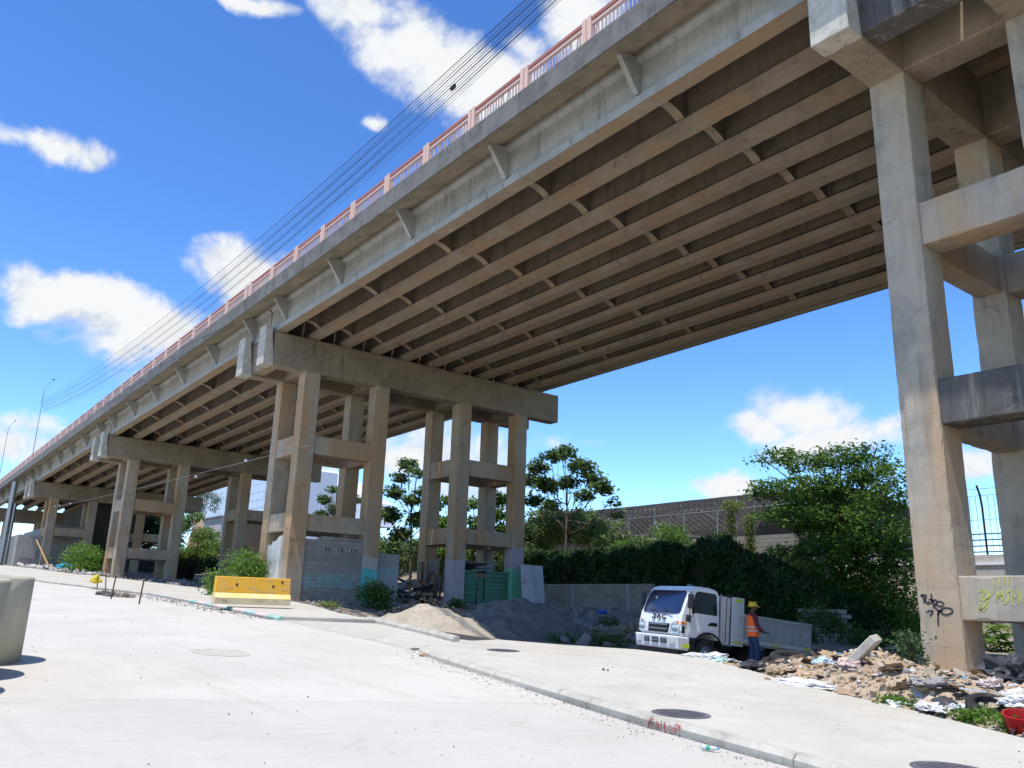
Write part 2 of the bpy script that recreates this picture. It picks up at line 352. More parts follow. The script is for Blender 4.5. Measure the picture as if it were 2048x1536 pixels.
def slab(name, pts, top, thick, mat, parent=None, bevel=.0, kind=None):
    """a flat slab that follows the road's gradient"""
    m = MB(); n = len(pts)
    vs = [(x, y, plane(x) + top - thick) for x, y in pts] + [(x, y, plane(x) + top) for x, y in pts]
    m.add(vs, [tuple(range(n - 1, -1, -1)), tuple(range(n, 2 * n))] + [(i, (i + 1) % n, n + (i + 1) % n, n + i) for i in range(n)])
    return m.build(name, mat, parent, bevel=bevel, kind=kind)
road = slab('road', [(-169, -120), (55, -120), (55, 2), (8, 8), (-16, 14.5), (-40, 15), (-169, 14)], -.035, .02, M_filler, kind='structure')
j0, j1 = PG(0, 1397), PG(700, 1403)
jd = (j1 - j0).normalized(); ja = j0 - jd * 60; jb = j0 + jd * 6.9
nrm = Vector((jd.y, -jd.x, 0))
def jp(t, off): v = j0 + jd * t + nrm * off; return (v.x, v.y)
slab('slab', [(-169, -120), (-25, -60), jp(-6, -.004), jp(6.9, -.004), (-13, 9.1), (-16.5, 10.2), (-20, 12.5), (-24.5, 12.9), (-26, 10.6), (-34, 11.1), (-43, 11.4), (-57, 9.2), (-100, 8), (-169, 7)], 0, .03, M_road, road)
slab('slab', [jp(-6, .004), (-22, -60), (55, -120), (55, -2), (8, 4.6), (-2.9, 6.9), (-5, 7.4), (-7.3, 7.7), jp(6.9, .004)], 0, .03, M_road2, road)

KERB = [(25, 1.0), (8, 4.7), (-2.9, 7.0), (-5.0, 7.45), (-7.3, 7.8), (-9.3, 8.22), (-12.1, 8.8), (-14.4, 9.35), (-15.7, 9.75), (-16.3, 10.2)]
walk = slab('sidewalk', [(25, 1.2), (8, 4.9)] + [(x, y + .17) for x, y in KERB[2:]] + [(-17.2, 12.0), (-17.6, 13.3), (-16.2, 14.2), (-14.9, 15.5), (-13.2, 15.7), (-10.7, 14.4), (-8.8, 13.2), (-6.3, 12.15), (-4.5, 11.2), (8, 7.0), (25, 4)], .115, .3, M_walk, kind='structure')
slab('driveway_apron', [(-16.5, 10.0), (-17.3, 12.0), (-17.7, 13.3), (-19.2, 12.9), (-24.7, 13.75), (-25.7, 10.9), (-21, 10.5)], .012, .2, M_walk, kind='structure')
FK = [(-25.6, 10.75), (-29, 11.0), (-32, 11.15), (-37, 11.4), (-43, 11.5), (-48, 10.8), (-57, 9.3), (-72, 8.6), (-120, 7.5)]
slab('sidewalk', [(x, y + .17) for x, y in FK] + [(-120, 15), (-85, 16.4), (-60, 17.2), (-41.8, 17.2), (-33.5, 15.6), (-28.7, 14.3), (-24.9, 13.7)], .115, .3, M_walk, kind='structure')
def kerbline(pts, name, mats, seg=2.0, parent=None, h=.118, wdt=.17, taper=False):
    L = [Vector((x, y, 0)) for x, y in pts]; tot = sum((b - a).length for a, b in zip(L, L[1:])); s0 = 0; k = 0
    def at(s):
        for a, b in zip(L, L[1:]):
            l = (b - a).length
            if s <= l + 1e-6: return a + (b - a) * (s / l), (b - a).normalized()
            s -= l
        return L[-1], (L[-1] - L[-2]).normalized()
    while s0 < tot - .05:
        s1 = min(tot, s0 + seg); m = MB(); rows = []
        for s in np.linspace(s0 + .006, s1 - .006, 4):
            p, d = at(s); nn = Vector((d.y, -d.x, 0)); z = plane(p.x); hh = h
            rows.append([(p.x, p.y, z - .2), (p.x, p.y, z + hh * .55), (p.x + nn.x * .05, p.y + nn.y * .05, z + hh), (p.x + nn.x * wdt, p.y + nn.y * wdt, z + hh), (p.x + nn.x * wdt, p.y + nn.y * wdt, z - .2)])
        vs = [v for r in rows for v in r]; fs = [(i * 5 + j, i * 5 + (j + 1) % 5, (i + 1) * 5 + (j + 1) % 5, (i + 1) * 5 + j) for i in range(3) for j in range(5)] + [(0, 1, 2, 3, 4), (15, 16, 17, 18, 19)]
        m.add(vs, fs); m.build('kerb_stone', mats[k % len(mats)], parent); s0 = s1; k += 1
kerbline(KERB, 'kerb', [M_kerb], 2.2, walk)
M_kp = concrete('kerb_worn_pink', (.62, .42, .36), (.60, .52, .46), (.4, .36, .32), .5, .2, 3.)
M_kg = concrete('kerb_worn_green', (.27, .43, .36), (.45, .50, .45), (.4, .38, .34), .45, .2, 3.)
walk2 = bpy.data.objects['sidewalk.001']
kerbline(FK[:4], 'kerb', [M_kg, M_kp], 1.25, walk2)
kerbline(FK[3:], 'kerb', [M_kerb], 3., walk2)
kerbline([(-18.0, 12.2), (-20, 12.75), (-23.2, 13.4), (-26, 14.0)], 'kerb', [M_kerb], 2.4, walk2, .16)

# ------------------------------------------------------------------ viaduct
SL = .0140
def zg(x): return 14.23 + SL * (x + 42.3)     # underside of the girders
PITCHX = 37.3; JX = -6.4; GS = 1.98; GY0 = 16.285; NG = 10
G_PROF = [(-.285, 0), (.285, 0), (.285, .3), (.1, .47), (.1, 1.5), (.26, 1.62), (.26, 1.73), (-.26, 1.73), (-.26, 1.62), (-.1, 1.5), (-.1, .47), (-.285, .3)]
LS = PITCHX - .16
def girder_mesh(front, seed):
    R0 = random.Random(seed); m = MB(); n = 125; vs = []; k = len(G_PROF); wob = [[mnoise.noise(Vector((i * .8, q * 5.3, seed))) * .014 - (R0.uniform(.01, .035) if R0.random() < .05 and q in (0, 1) else 0) for q in range(k)] for i in range(n + 1)]
    for i in range(n + 1):
        for q, (y, z) in enumerate(G_PROF): vs.append((-LS * i / n, y - math.copysign(1, y) * max(0, -wob[i][q]) * .8 , z + (max(0, -wob[i][q]) * .6 if q in (0, 1) else 0)))
    m.add(vs, [(i * k + q, i * k + (q + 1) % k, (i + 1) * k + (q + 1) % k, (i + 1) * k + q) for i in range(n) for q in range(k)] + [tuple(range(k)), tuple(range(n * k, n * k + k))])
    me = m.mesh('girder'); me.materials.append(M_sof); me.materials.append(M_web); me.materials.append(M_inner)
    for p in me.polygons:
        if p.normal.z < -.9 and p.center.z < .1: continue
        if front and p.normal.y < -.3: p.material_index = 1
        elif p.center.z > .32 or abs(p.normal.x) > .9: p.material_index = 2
    return me
gm = girder_mesh(False, 3); gm_front = girder_mesh(True, 8)
arch = []
for i in range(17):
    t = i / 16; y = .1 + t * (GS - .2); arch.append((y, (.27 + .40 * math.sin(math.pi * t) ** .6)))
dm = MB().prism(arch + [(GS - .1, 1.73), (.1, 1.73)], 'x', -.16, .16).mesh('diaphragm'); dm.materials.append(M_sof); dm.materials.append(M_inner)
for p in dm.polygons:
    if abs(p.normal.x) > .9: p.material_index = 1  # faces darker than the arch underside, their shade put into the colour
bm_ = MB().prism([(0, .50), (0, 1.72), (-.85, 1.60), (-.85, 1.50), (-.10, .42)], 'x', -.09, .09).mesh('bracket'); bm_.materials.append(M_web)
bal = MB().box(-.018, .018, -.018, .018, 0, .60).mesh('baluster'); bal.materials.append(M_pink)
post = MB().box(-.20, -.03, -.09, .09, 0, .92).box(.03, .20, -.09, .09, 0, .92).box(-.03, .03, -.05, .05, 0, .86).mesh('post'); post.materials.append(M_pinkp)
BAY = PITCHX / 12
railtop = MB().box(.2, BAY - .2, -.06, .06, .76, .88).mesh('top_rail'); railtop.materials.append(M_redrail)
railmid = MB().box(.2, BAY - .2, -.05, .05, .60, .70).mesh('lower_rail'); railmid.materials.append(M_pink)
SPN = {0: 'beside the nearest pier at the right edge', 1: 'the long near span over the truck', 2: 'second span beyond the walled pier', 3: 'third span with its lower end over the far piers', 4: 'farthest span running down to the far left', -1: 'x'}
def span(k, lab):
    xe = JX - PITCHX * (k - 1)          # right-hand joint
    o = thing('bridge_span', lab, 'bridge span', (xe, 0, zg(xe)), rot=(0, math.atan(-SL), 0), group='spans of the concrete viaduct')
    for g in range(NG):
        link('girder', gm_front if g == 0 else gm, None, o, loc=(-.08, GY0 + g * GS, 0))
    m = MB()
    m.prism([(14.65, 1.19), (15.15, 1.42), (15.85, 1.732), (35.2, 1.732), (35.9, 1.45), (36.4, 1.30), (36.4, .80), (36.9, .80), (36.9, 1.93), (14.65, 1.93)], 'x', -.04, -PITCHX + .04)
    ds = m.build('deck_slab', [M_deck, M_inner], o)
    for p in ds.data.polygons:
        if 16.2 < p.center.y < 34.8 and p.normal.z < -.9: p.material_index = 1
    MB().box(-PITCHX + .06, -.06, 14.60, 14.645, 1.16, 1.96).build('fascia', M_fas, o)
    MB().box(-PITCHX + .05, -.05, 36.91, 36.96, .78, 1.96).build('fascia', M_fas, o)
    for i in range(6):
        x = -2.3 - i * 6.54
        for g in range(NG - 1): link('diaphragm', dm, None, o, loc=(x, GY0 + g * GS, 0))
        link('bracket', bm_, None, o, loc=(x, GY0 - .1, 0))
        MB().box(x - .1, x + .1, 34.3, 36.38, 1.05, 1.5).build('bracket', M_sof, o)
    rs = []
    for i in range(12):
        x = -PITCHX + .35 + i * (PITCHX - .7) / 12
        r = bpy.data.objects.new('railing', None); COL.objects.link(r); r.parent = o; r.location = (x, 14.74, 1.93)
        link('post', post, None, r)
        link('top_rail', railtop, None, r); link('lower_rail', railmid, None, r)
        nb = 17
        if k in (1, 0):
            for b in range(nb):
                q = link('baluster', bal, None, r, loc=(.28 + b * (BAY - .56) / (nb - 1), 0, 0))
                if random.random() < .12: q.rotation_euler = (0, random.uniform(-.25, .25), 0)
        else:
            mm = MB()
            for b in range(nb): xx = .28 + b * (BAY - .56) / (nb - 1); mm.box(xx - .018, xx + .018, -.018, .018, 0, .6)
            mm.build('balusters', M_pink, r, kind='stuff')
    r = bpy.data.objects.new('railing', None); COL.objects.link(r); r.parent = o; r.location = (-.35, 14.74, 1.93); link('post', post, None, r)
    return o
span(0, 'span of the viaduct passing overhead beyond the nearest pier, cut off by the right edge')
span(1, 'largest span of the viaduct, over the white truck, ten girders seen from below')
span(2, 'second span of the viaduct, between the block-walled pier and the next pier left')
span(3, 'third span of the viaduct, between the two far left piers')
span(4, 'farthest span of the viaduct, running out of the picture at the left edge')

CY = [17.91, 22.38, 28.35, 32.88]; CW = .93; CX = .87
def pier(k, lab, matc, lower=None, group='piers of the concrete viaduct', cmats=None, detail=True):
    """rows A (left in x) and B: two caps on four columns each, tied by struts"""
    xj = JX - PITCHX * (k - 1) - .6
    base = zg(xj) - 1.9
    o = thing('bridge_pier', lab, 'bridge pier', (xj, 26, plane(xj)), group=group)
    def bld(m, n, mat, bevel=.025, label=None):
        m.v = [(a - xj, b - 26, c - plane(xj)) for a, b, c in m.v]; return m.build(n, mat, o, bevel=bevel, label=label)
    # A row is the +x row for pier 2,3..., both rows built alike
    rows = {'A': (xj + 2.02 - CX, xj + 2.02), 'B': (xj - 2.02, xj - 2.02 + CX)}
    zt = base + 1.9
    for rn, (x0, x1) in rows.items():
        off = SL * ((x0 + x1) / 2 - xj)
        bld(MB().chipped(x0, x1, 15.95, 36.5, base, zt + off - .02, 'y'), 'cap_beam', M_cap, 0)
        m = MB(); m.prism([(15.41, base - .03), (16.02, base - .03), (15.75, zt + .28), (15.41, zt + .28)], 'x', x0 - .04, x1 + .04)
        bld(m, 'cap_end', M_end, .02)
        for c, y in enumerate(CY):
            xa, xb = x0, x1
            g = plane(xj) - 1.2
            mt = (cmats or {}).get((rn, c), matc)
            bld(MB().chipped(xa, xb, y, y + CW, g, base - .003, 'z'), 'column', mt, 0)
        for lv, (dz, h) in enumerate(((3.5, 1.02), (7.8, .92), (12.0, .86))):
            zt_ = base - dz
            if zt_ - h < plane(xj) + .9 and not (k == 1 and lv == 2): continue
            for a, b in ((0, 1), (2, 3)):
                bld(MB().chipped(x0 + .12, x1 - .12, CY[a] + CW + .003, CY[b] - .003, zt_ - h, zt_, 'y'), 'strut', matc, 0)
    xa1, xb0 = rows['B'][1], rows['A'][0]
    for y0, y1, mt, dz in ((16.03, 16.75, M_blk if k == 1 else M_cap, .12), (17.95, 18.83, M_cap, .06), (22.42, 23.28, M_cap, .06), (28.4, 29.25, M_cap, .06), (32.9, 33.8, M_cap, .06)):
        bld(MB().chipped(xa1 + .003, xb0 - .003, y0, y1, base + dz, zt - .05, 'x', .15), 'tie_beam', mt, 0)
    for lv, (dz, h) in enumerate(((3.5, 1.05), (7.75, 1.0), (11.95, .88))):
        zt_ = base - dz
        if zt_ - h < plane(xj) + .9 and not (k == 1 and lv == 2): continue
        for y in CY:
            mt = matc
            if k == 1 and y == CY[0]: mt = [M_pier1, M_blk, M_pier1][lv]
            bld(MB().chipped(xa1 + .003, xb0 - .003, y + .06, y + CW - .06, zt_ - h, zt_, 'x', .15), 'strut', mt, 0)
    return o, rows, base
CYAN = (.10, .46, .47); GREEN = (.15, .48, .31); LILAC = (.36, .33, .40)
M_pcy = concrete('pier_concrete_cyan', (.40, .325, .235), (.31, .255, .185), GREY, .45, .45, orange=(.42, .26, .13), bands=((-1, 1.75, CYAN, 1.), (1.75, 2.4, (.42, .42, .38), .9)))
M_pgr = concrete('pier_concrete_green', (.40, .325, .235), (.31, .255, .185), GREY, .45, .45, orange=(.42, .26, .13), bands=((-1, 2.3, GREEN, 1.), (2.3, 3.6, LILAC, .8)))
M_pli = concrete('pier_concrete_lilac', (.40, .325, .235), (.31, .255, .185), GREY, .45, .45, orange=(.42, .26, .13), bands=((-1, 2.6, (.40, .36, .40), .9),))
p1, rows1, b1 = pier(1, 'nearest viaduct pier, at the right edge, tagged with black and yellow graffiti', M_pier1)
p2, rows2, b2 = pier(2, 'viaduct pier with a grey block wall and a green hut built between its columns', M_pier, cmats={('A', 1): M_pcy, ('A', 2): M_pli, ('A', 3): M_pgr, ('B', 2): M_pli, ('B', 3): M_pli})
p3, rows3, b3 = pier(3, 'viaduct pier behind the bushes left of the yellow barrier', M_pier)
p4, rows4, b4 = pier(4, 'second farthest viaduct pier, half hidden by a retaining wall at left', M_pier)
p5, rows5, b5 = pier(5, 'farthest viaduct pier at the left edge', M_pier)
p0, rows0, b0 = pier(0, 'viaduct pier beyond the right edge of the view', M_pier)

# ------------------------------------------------------------------ strokes of paint on a flat face
def strokes(name, lines, width, at, n, mat, parent, proud=.004, loc0=None):
    """lines = polylines in (u,v); at(u,v) -> world point on the face; n = face normal"""
    m = MB(); n = Vector(n).normalized()
    for L in lines:
        pts = [Vector(at(u, v)) for u, v in L]
        if len(pts) > 2:   # smooth
            for _ in range(2):
                q = [pts[0]]
                for a, b in zip(pts, pts[1:]): q += [a.lerp(b, .25), a.lerp(b, .75)]
                q.append(pts[-1]); pts = q
        for i, p in enumerate(pts):
            d = (pts[min(i + 1, len(pts) - 1)] - pts[max(i - 1, 0)]); d = d.normalized() if d.length > 1e-6 else Vector((1, 0, 0)); sd = n.cross(d) * width * .5 * (1 if 0 < i < len(pts) - 1 else .5)
            m.v += [tuple(p + sd + n * proud), tuple(p - sd + n * proud), tuple(p - sd), tuple(p + sd)]
        o = len(m.v) - 4 * len(pts)
        for i in range(len(pts) - 1):
            a = o + 4 * i; b = a + 4
            for f in ((a, b, b + 1, a + 1), (a + 1, b + 1, b + 2, a + 2), (a, a + 3, b + 3, b)): m.f.append(f); m.mi.append(0)
    if parent:
        pl = parent.location; m.v = [(a - pl.x, b - pl.y, c - pl.z) for a, b, c in m.v]
    return m.build(name, mat, parent)
M_tag = plain('black_spray', (.03, .035, .045), .7, var=.1)
M_yel = plain('yellow_spray', (.52, .53, .14), .8, var=.2, dirt=(.40, .38, .28), scale=12.)
M_redp = plain('faded_red_paint', (.55, .12, .12), .8, dirt=(.55, .4, .36), scale=9.)
for m_, lo in ((M_tag, .28), (M_yel, .33), (M_redp, .35)):   # spray and worn paint let the concrete through
    t_n = NT.__new__(NT); t_n.t = m_.node_tree; pb = m_.node_tree.nodes['Principled BSDF']
    m_.node_tree.links.new(t_n.ss(t_n.noise(pos(t_n), 16., 6, .8), lo, lo + .22), pb.inputs['Alpha'])
def onA(px, py): return PY(px, py, 17.905)
x_l = rows1['A'][0]
def tagat(u, v): return onA(u, v)
strokes('black_graffiti', [
    [(1843, 1188), (1848, 1196), (1849, 1208)], [(1841, 1192), (1851, 1189), (1853, 1194), (1849, 1200), (1857, 1209)],
    [(1858, 1200), (1862, 1198), (1865, 1203), (1860, 1208), (1856, 1203)], [(1862, 1187), (1864, 1200), (1868, 1212)],
    [(1866, 1202), (1871, 1199), (1875, 1204), (1870, 1210)], [(1868, 1200), (1866, 1218)],
    [(1872, 1206), (1880, 1202), (1888, 1207), (1886, 1213), (1878, 1213), (1870, 1208)],
    [(1868, 1212), (1876, 1222), (1886, 1222)], [(1876, 1231), (1878, 1222), (1890, 1215), (1905, 1218), (1905, 1226), (1892, 1231), (1882, 1226), (1880, 1222)],
    [(1852, 1224), (1862, 1221), (1867, 1223), (1860, 1232)], [(1877, 1222), (1876, 1240), (1877, 1252)]], .035, tagat, (0, -1, 0), M_tag, p1)
by = CY[0] + .058
def beamat(u, v): return PY(u, v, by)
yl = [[(1956, 1182), (1972, 1180), (1960, 1200), (1976, 1198)], [(1975, 1180), (1978, 1196), (1968, 1214), (1958, 1222)], [(1990, 1180), (1978, 1196)],
      [(1992, 1202), (2000, 1178), (2006, 1202)], [(1994, 1194), (2005, 1192)], [(2020, 1180), (2010, 1184), (2018, 1192), (2014, 1204), (2006, 1206)],
      [(2024, 1178), (2024, 1210)], [(2024, 1194), (2036, 1192)], [(2036, 1176), (2037, 1208)], [(2042, 1180), (2042, 1204)],
      [(1960, 1205), (1957, 1217), (1966, 1222), (1974, 1212)], [(1986, 1158), (1990, 1176)], [(1998, 1154), (2000, 1174)], [(2008, 1152), (2008, 1172)], [(2018, 1150), (2017, 1170)],
      [(2050, 1180), (2050, 1204), (2060, 1204)], [(2050, 1180), (2060, 1180)]]
strokes('yellow_graffiti', yl, .05, beamat, (0, -1, 0), M_yel, p1)
# red letters on the face of the kerb
K0 = Vector((-7.3, 7.8, plane(-7.3))); kd = (Vector((-9.3, 8.22, plane(-9.3))) - K0).normalized()
def kat(px, py):  # on the vertical kerb face
    nn = Vector((kd.y, -kd.x, 0)).normalized(); d = Vector(ray(px, py)); t = K0.dot(nn) / d.dot(nn); return d * t
kn = Vector((kd.y, -kd.x, 0)).normalized(); kn = kn if kn.y < 0 else -kn
red = [[(1308, 1437), (1299, 1440), (1298, 1454), (1306, 1456), (1307, 1448)], [(1312, 1456), (1315, 1440), (1319, 1458)], [(1322, 1459), (1324, 1442)], [(1330, 1444), (1329, 1461), (1336, 1462)],
       [(1339, 1463), (1342, 1447), (1347, 1465)], [(1351, 1466), (1352, 1449), (1358, 1451), (1357, 1458), (1351, 1458)], [(1358, 1455), (1366, 1457)], [(1361, 1450), (1360, 1464)]]
kt = tag(strokes('painted_letters', red, .022, kat, kn, M_redp, None, proud=.01), 'worn red hand-painted letters on the kerb face below the nearer manhole', 'painted letters')

# ------------------------------------------------------------------ block wall, plaster walls and hut at the second pier
xA1 = rows2['A'][1]; xA0 = rows2['A'][0]; xB0, xB1 = rows2['B']
M_block = None
def randcol(name, cols, rough=.9, bump=.4, scale=14., bandz=None):
    m, t = newmat(name); P = pos(t); r = t.n('ShaderNodeObjectInfo').outputs['Random']
    cr = t.n('ShaderNodeValToRGB', None, Fac=r); e = cr.color_ramp; e.interpolation = 'LINEAR'
    while len(e.elements) < len(cols): e.elements.new(.5)
    for i, c in enumerate(cols): e.elements[i].position = i / max(1, len(cols) - 1); e.elements[i].color = (*c, 1)
    c = t.mix(t.math('MULTIPLY', t.noise(P, scale, 5, .65), .6), cr.outputs[0], tuple(x * .5 for x in cols[0]))
    if bandz:
        z = t.n('ShaderNodeSeparateXYZ', None, Vector=P).outputs[2]; z0, z1, bc, amt = bandz
        f = t.math('MULTIPLY', t.ss(t.math('ADD', z, t.math('MULTIPLY', t.noise(P, .8, 3), .3)), z0, z0 + .1), t.math('SUBTRACT', 1., t.ss(z, z1, z1 + .15)))
        c = t.mix(t.math('MULTIPLY', t.math('MULTIPLY', f, amt), t.ss(t.noise(P, 2.2, 5, .7), .3, .6)), c, bc)
    finish(t, c, rough, t.noise(P, 40, 3), bump, .01); return m
M_blocks = randcol('cement_block', [(.30, .27, .23), (.36, .32, .28), (.27, .25, .23), (.40, .36, .31), (.31, .29, .27)], bandz=(.75, 1.35, (.22, .40, .38), .75))
blk = MB().box(0, .19, .006, .388, .006, .190).mesh('block'); blk.materials.append(M_blocks)
ww = thing('block_wall', 'grey cement block wall filling the gap between the two left columns of the walled pier', 'wall', (xA1 - .32, CY[0] + CW, -.35))
xf = xA1 - .32
MB().box(.01, .17, .01, CY[1] - CY[0] - CW - .01, 0, 3.5).build('mortar', plain('mortar', (.20, .185, .165), .95), ww)
gap = CY[1] - CY[0] - CW
nrow = 19
for r in range(nrow):
    off = 0 if r % 2 else -.2
    for c in range(10):
        y0 = off + c * .394; y1 = y0 + .39
        if y1 < .05 or y0 > gap - .05: continue
        if r == nrow - 1 and y0 < .9: continue
        if r == 15 and c in (3, 5, 7): continue
        sc = (min(y1, gap) - max(y0, 0)) / .394
        b = link('block', blk, None, ww, loc=(random.uniform(-.008, .012), max(y0, 0), .0 + r * .196)); b.scale = (1, sc, 1)
for yy, lab in ((1.25, 'o'), (2.0, 'o'), (2.8, 'o')):
    MB().box(.16, .215, yy - .11, yy + .13, 2.965, 3.10).build('vent_block', M_end, ww); MB().lathe([(.06, 0), (.06, .01)], 10, (.216, yy + .01, 3.03), 'x').build('vent_hole', M_dark, ww)
M_wall = concrete('white_flaking_plaster', (.66, .63, .56), (.56, .51, .43), (.2, .15, .11), .35, .7, 1.2, pits=.1)
t_ = thing('plaster_wall', 'whitewashed peeling plaster wall beside the yellow barrier, between two pier columns', 'wall', (xB1, CY[0] + .1, 0))
mm = MB(); n_ = 7; x0w, x1w = -.0, xA0 - xB1 - .01
for i in range(n_):
    a = x0w + (x1w - x0w) * i / n_; b = x0w + (x1w - x0w) * (i + 1) / n_
    ha = 2.75 + .75 * i / n_ + random.uniform(-.06, .06); hb = 2.75 + .75 * (i + 1) / n_ + random.uniform(-.06, .06); dy = random.uniform(-.03, .03)
    MB().hexa([(a + .008, dy, -.6), (b - .008, dy, -.6), (b - .008, .2, -.6), (a + .008, .2, -.6)], [(a + .008, dy, ha), (b - .008, dy, hb), (b - .008, .2, hb), (a + .008, .2, ha)]).build('panel', M_wall, t_)
M_panel = concrete('wall_panel', (.34, .32, .29), (.28, .27, .25), GREY, .4, .3, bands=((1.35, 1.95, (.24, .38, .38), .6), (-.5, 1.3, (.33, .31, .36), .6)))
tag(MB().box(xA1 - .45, xA1 - .3, CY[1] + CW + .01, 24.85, -.6, 2.68).build('slab_wall', M_panel, bevel=.02), 'smooth grey panel wall with a faint cyan stripe right of the cyan painted column', 'wall')
# hut of green boards between columns 3 and 4
hut = thing('hut', 'green board hut under the pier with a narrow door and junk piled on its roof', 'hut', (xA1 - .4, CY[2] + CW, -.1))
hy = CY[3] - CY[2] - CW
M_gboard = randcol('green_board', [(.10, .27, .18), (.13, .33, .22), (.08, .22, .16), (.16, .36, .26)], scale=9.)
nb = 15
for i in range(nb):
    z0 = i * .145
    for a, b in ((.02, hy * .32), (hy * .48, hy - .02)):
        q = MB().box(-.015, .015, a + random.uniform(0, .05), b - random.uniform(0, .08), z0 + .008, z0 + .128).build('board', M_gboard, hut); q.rotation_euler = (random.uniform(-.006, .006), random.uniform(.02, .09), 0)
MB().box(-.9, -.05, .02, hy - .02, -.4, 2.15).build('interior', M_dark, hut)
dr = MB().box(.0, .04, hy * .335, hy * .465, .0, 1.72).build('door', plain('door_green', (.08, .20, .14), .8), hut)
for a in (hy * .345, hy * .39, hy * .435): MB().box(.04, .06, a, a + .03, .05, 1.65).build('slat', M_gboard, dr)
MB().box(-.02, .08, hy * .30, hy * .50, 1.74, 2.0).build('lintel', M_wood, hut)
for i in range(9):
    q = MB().box(-.7, .25, 0, random.uniform(.7, 2.6), 0, .04).build('roof_plank', random.choice([M_wood, M_steel, M_dark]), hut)
    q.location = (random.uniform(-.2, .1), random.uniform(0, .9), 2.16 + i * .06); q.rotation_euler = (random.uniform(-.1, .1), random.uniform(-.12, .12), random.uniform(-.1, .1))
# junk shed between column 3 and row B column 3
sh = thing('scrap_shed', 'dark scrap wood lean-to between two lilac painted columns left of the green hut', 'shed', (xA1 - 1.0, 28.3, -.2))
for i in range(12):
    q = MB().box(-.03, .03, 0, random.uniform(.2, .5), 0, random.uniform(1.6, 2.9)).build('plank', random.choice([M_wood, M_dark, plain('rust_sheet%d' % i, (.16, .10, .07), .9) if i == 3 else M_steel, M_wood]), sh)
    q.location = (-i * .22, -.05 - random.uniform(0, .1), 0); q.rotation_euler = (random.uniform(-.12, .12), 0, 1.45 + random.uniform(-.2, .2))
def rust(n): return M_wood
scr = thing('scrap_heap', 'tangle of dark scrap boards heaped between the grey panel wall and the lilac column', 'scrap heap', (xA1 - .8, 26.3, -.3))
for i in range(34):
    q = MB().box(-.04, .04, -.6, .6, -.03, .03).build('scrap_board', random.choice([M_wood, M_dark, M_steel, M_dark]), scr)
    q.location = (random.uniform(-1.2, .4), random.uniform(-1.1, 1.3), random.uniform(0, 1.7)); q.rotation_euler = (random.uniform(-.7, .7), random.uniform(-.5, .5), random.uniform(-.8, .8)); q.scale = (random.uniform(.6, 2), random.uniform(.5, 1.3), random.uniform(.7, 3))
q = MB().box(-.05, .05, -.95, .95, 0, 2.35).build('leaning_slab', concrete('slab_mat', (.50, .49, .50), (.42, .41, .42), GREY, .35, .2)); q.location = PX(1068, 1203, -41.6); q.location.z -= .1; q.rotation_euler = (0, -.12, .1)
tag(q, 'pale concrete slab leaning upright beside the green painted column', 'slab')
q = MB().prism([(-.55, 0), (.65, 0), (.1, 2.2), (-.5, 2.3)], 'x', -.03, .03).build('leaning_board', plain('white_board', (.55, .54, .56), .7, dirt=(.35, .33, .33))); q.location = PX(1058, 1204, -41.1); q.location.z -= .1; q.rotation_euler = (0, -.12, .05)
tag(q, 'narrow white board with a red mark leaning on the pale slab', 'board')
ql = q.location.copy()
strokes('red_mark', [[(1047, 1160), (1052, 1158), (1055, 1163), (1051, 1168), (1046, 1165)], [(1046, 1164), (1055, 1163)]], .05, lambda u, v: PX(u, v, ql.x + .22), (1, 0, 0), M_redp, q)

# ------------------------------------------------------------------ yellow road barrier
BL, BR = PG(436, 1213, .12), PG(568, 1217, .12)
bd = (BR - BL); L_ = 2.75; ang = math.atan2(bd.y, bd.x) - math.pi / 2
bar = thing('road_barrier', 'yellow precast concrete road barrier with worn grey-yellow base at the sidewalk edge', 'barrier', ((BL.x + BR.x) / 2 - .1, (BL.y + BR.y) / 2, plane(-33.6) + .117), ang)
prof = [(.33, 0), (.33, .22), (.17, .40), (.10, .98), (-.10, .98), (-.17, .40), (-.33, .22), (-.33, 0)]
MB().prism([(.17, .405), (.10, .98), (-.10, .98), (-.17, .405)], 'y', -L_ / 2, L_ / 2).build('body', M_barrier, bar, bevel=.02)
MB().prism([(.33, .223), (.17, .402), (-.17, .402), (-.33, .223)], 'y', -L_ / 2, L_ / 2).build('shoulder', plain('sunlit_yellow', (.78, .58, .22), .7, var=.15, dirt=(.7, .6, .4), scale=3.), bar)  # slope painted paler, the sun on it put into its colour
MB().prism([(.33, 0), (.33, .219), (-.33, .219), (-.33, 0)], 'y', -L_ / 2, L_ / 2).build('base', M_barrierb, bar, bevel=.02)
for yy, zz in ((-.62, .70), (.72, .68), (1.05, .84)):
    MB().lathe([(.045, 0), (.045, .02)], 12, (.135 if zz < .8 else .118, yy, zz), 'x').build('lifting_hole', M_dark, bar)
strokes('painted_mark', [[(0, 0), (.05, .1)], [(.08, 0), (.09, .1)], [(.14, .1), (.14, 0), (.2, .02)], [(.24, 0), (.24, .1)]], .02, lambda u, v: (.331, -1.15 + u, .07 + v), (1, 0, 0), M_tag, None).parent = bar

for (yy, zz, l_, a_) in ((-1.1, .52, .35, .2), (-.3, .6, .5, -.1), (.4, .86, .3, .05), (1.0, .5, .3, .3), (.1, .47, .7, .0)):
    xs_ = lambda z: .17 - .07 * (z - .405) / .575
    strokes('scrape', [[(yy + l_ * k / 6, zz + a_ * l_ * k / 6 + random.uniform(-.01, .01)) for k in range(7)]], .018, lambda u, v: (xs_(v) + .003, u, v), (1, 0, 0), M_barrierb, None, proud=.003).parent = bar
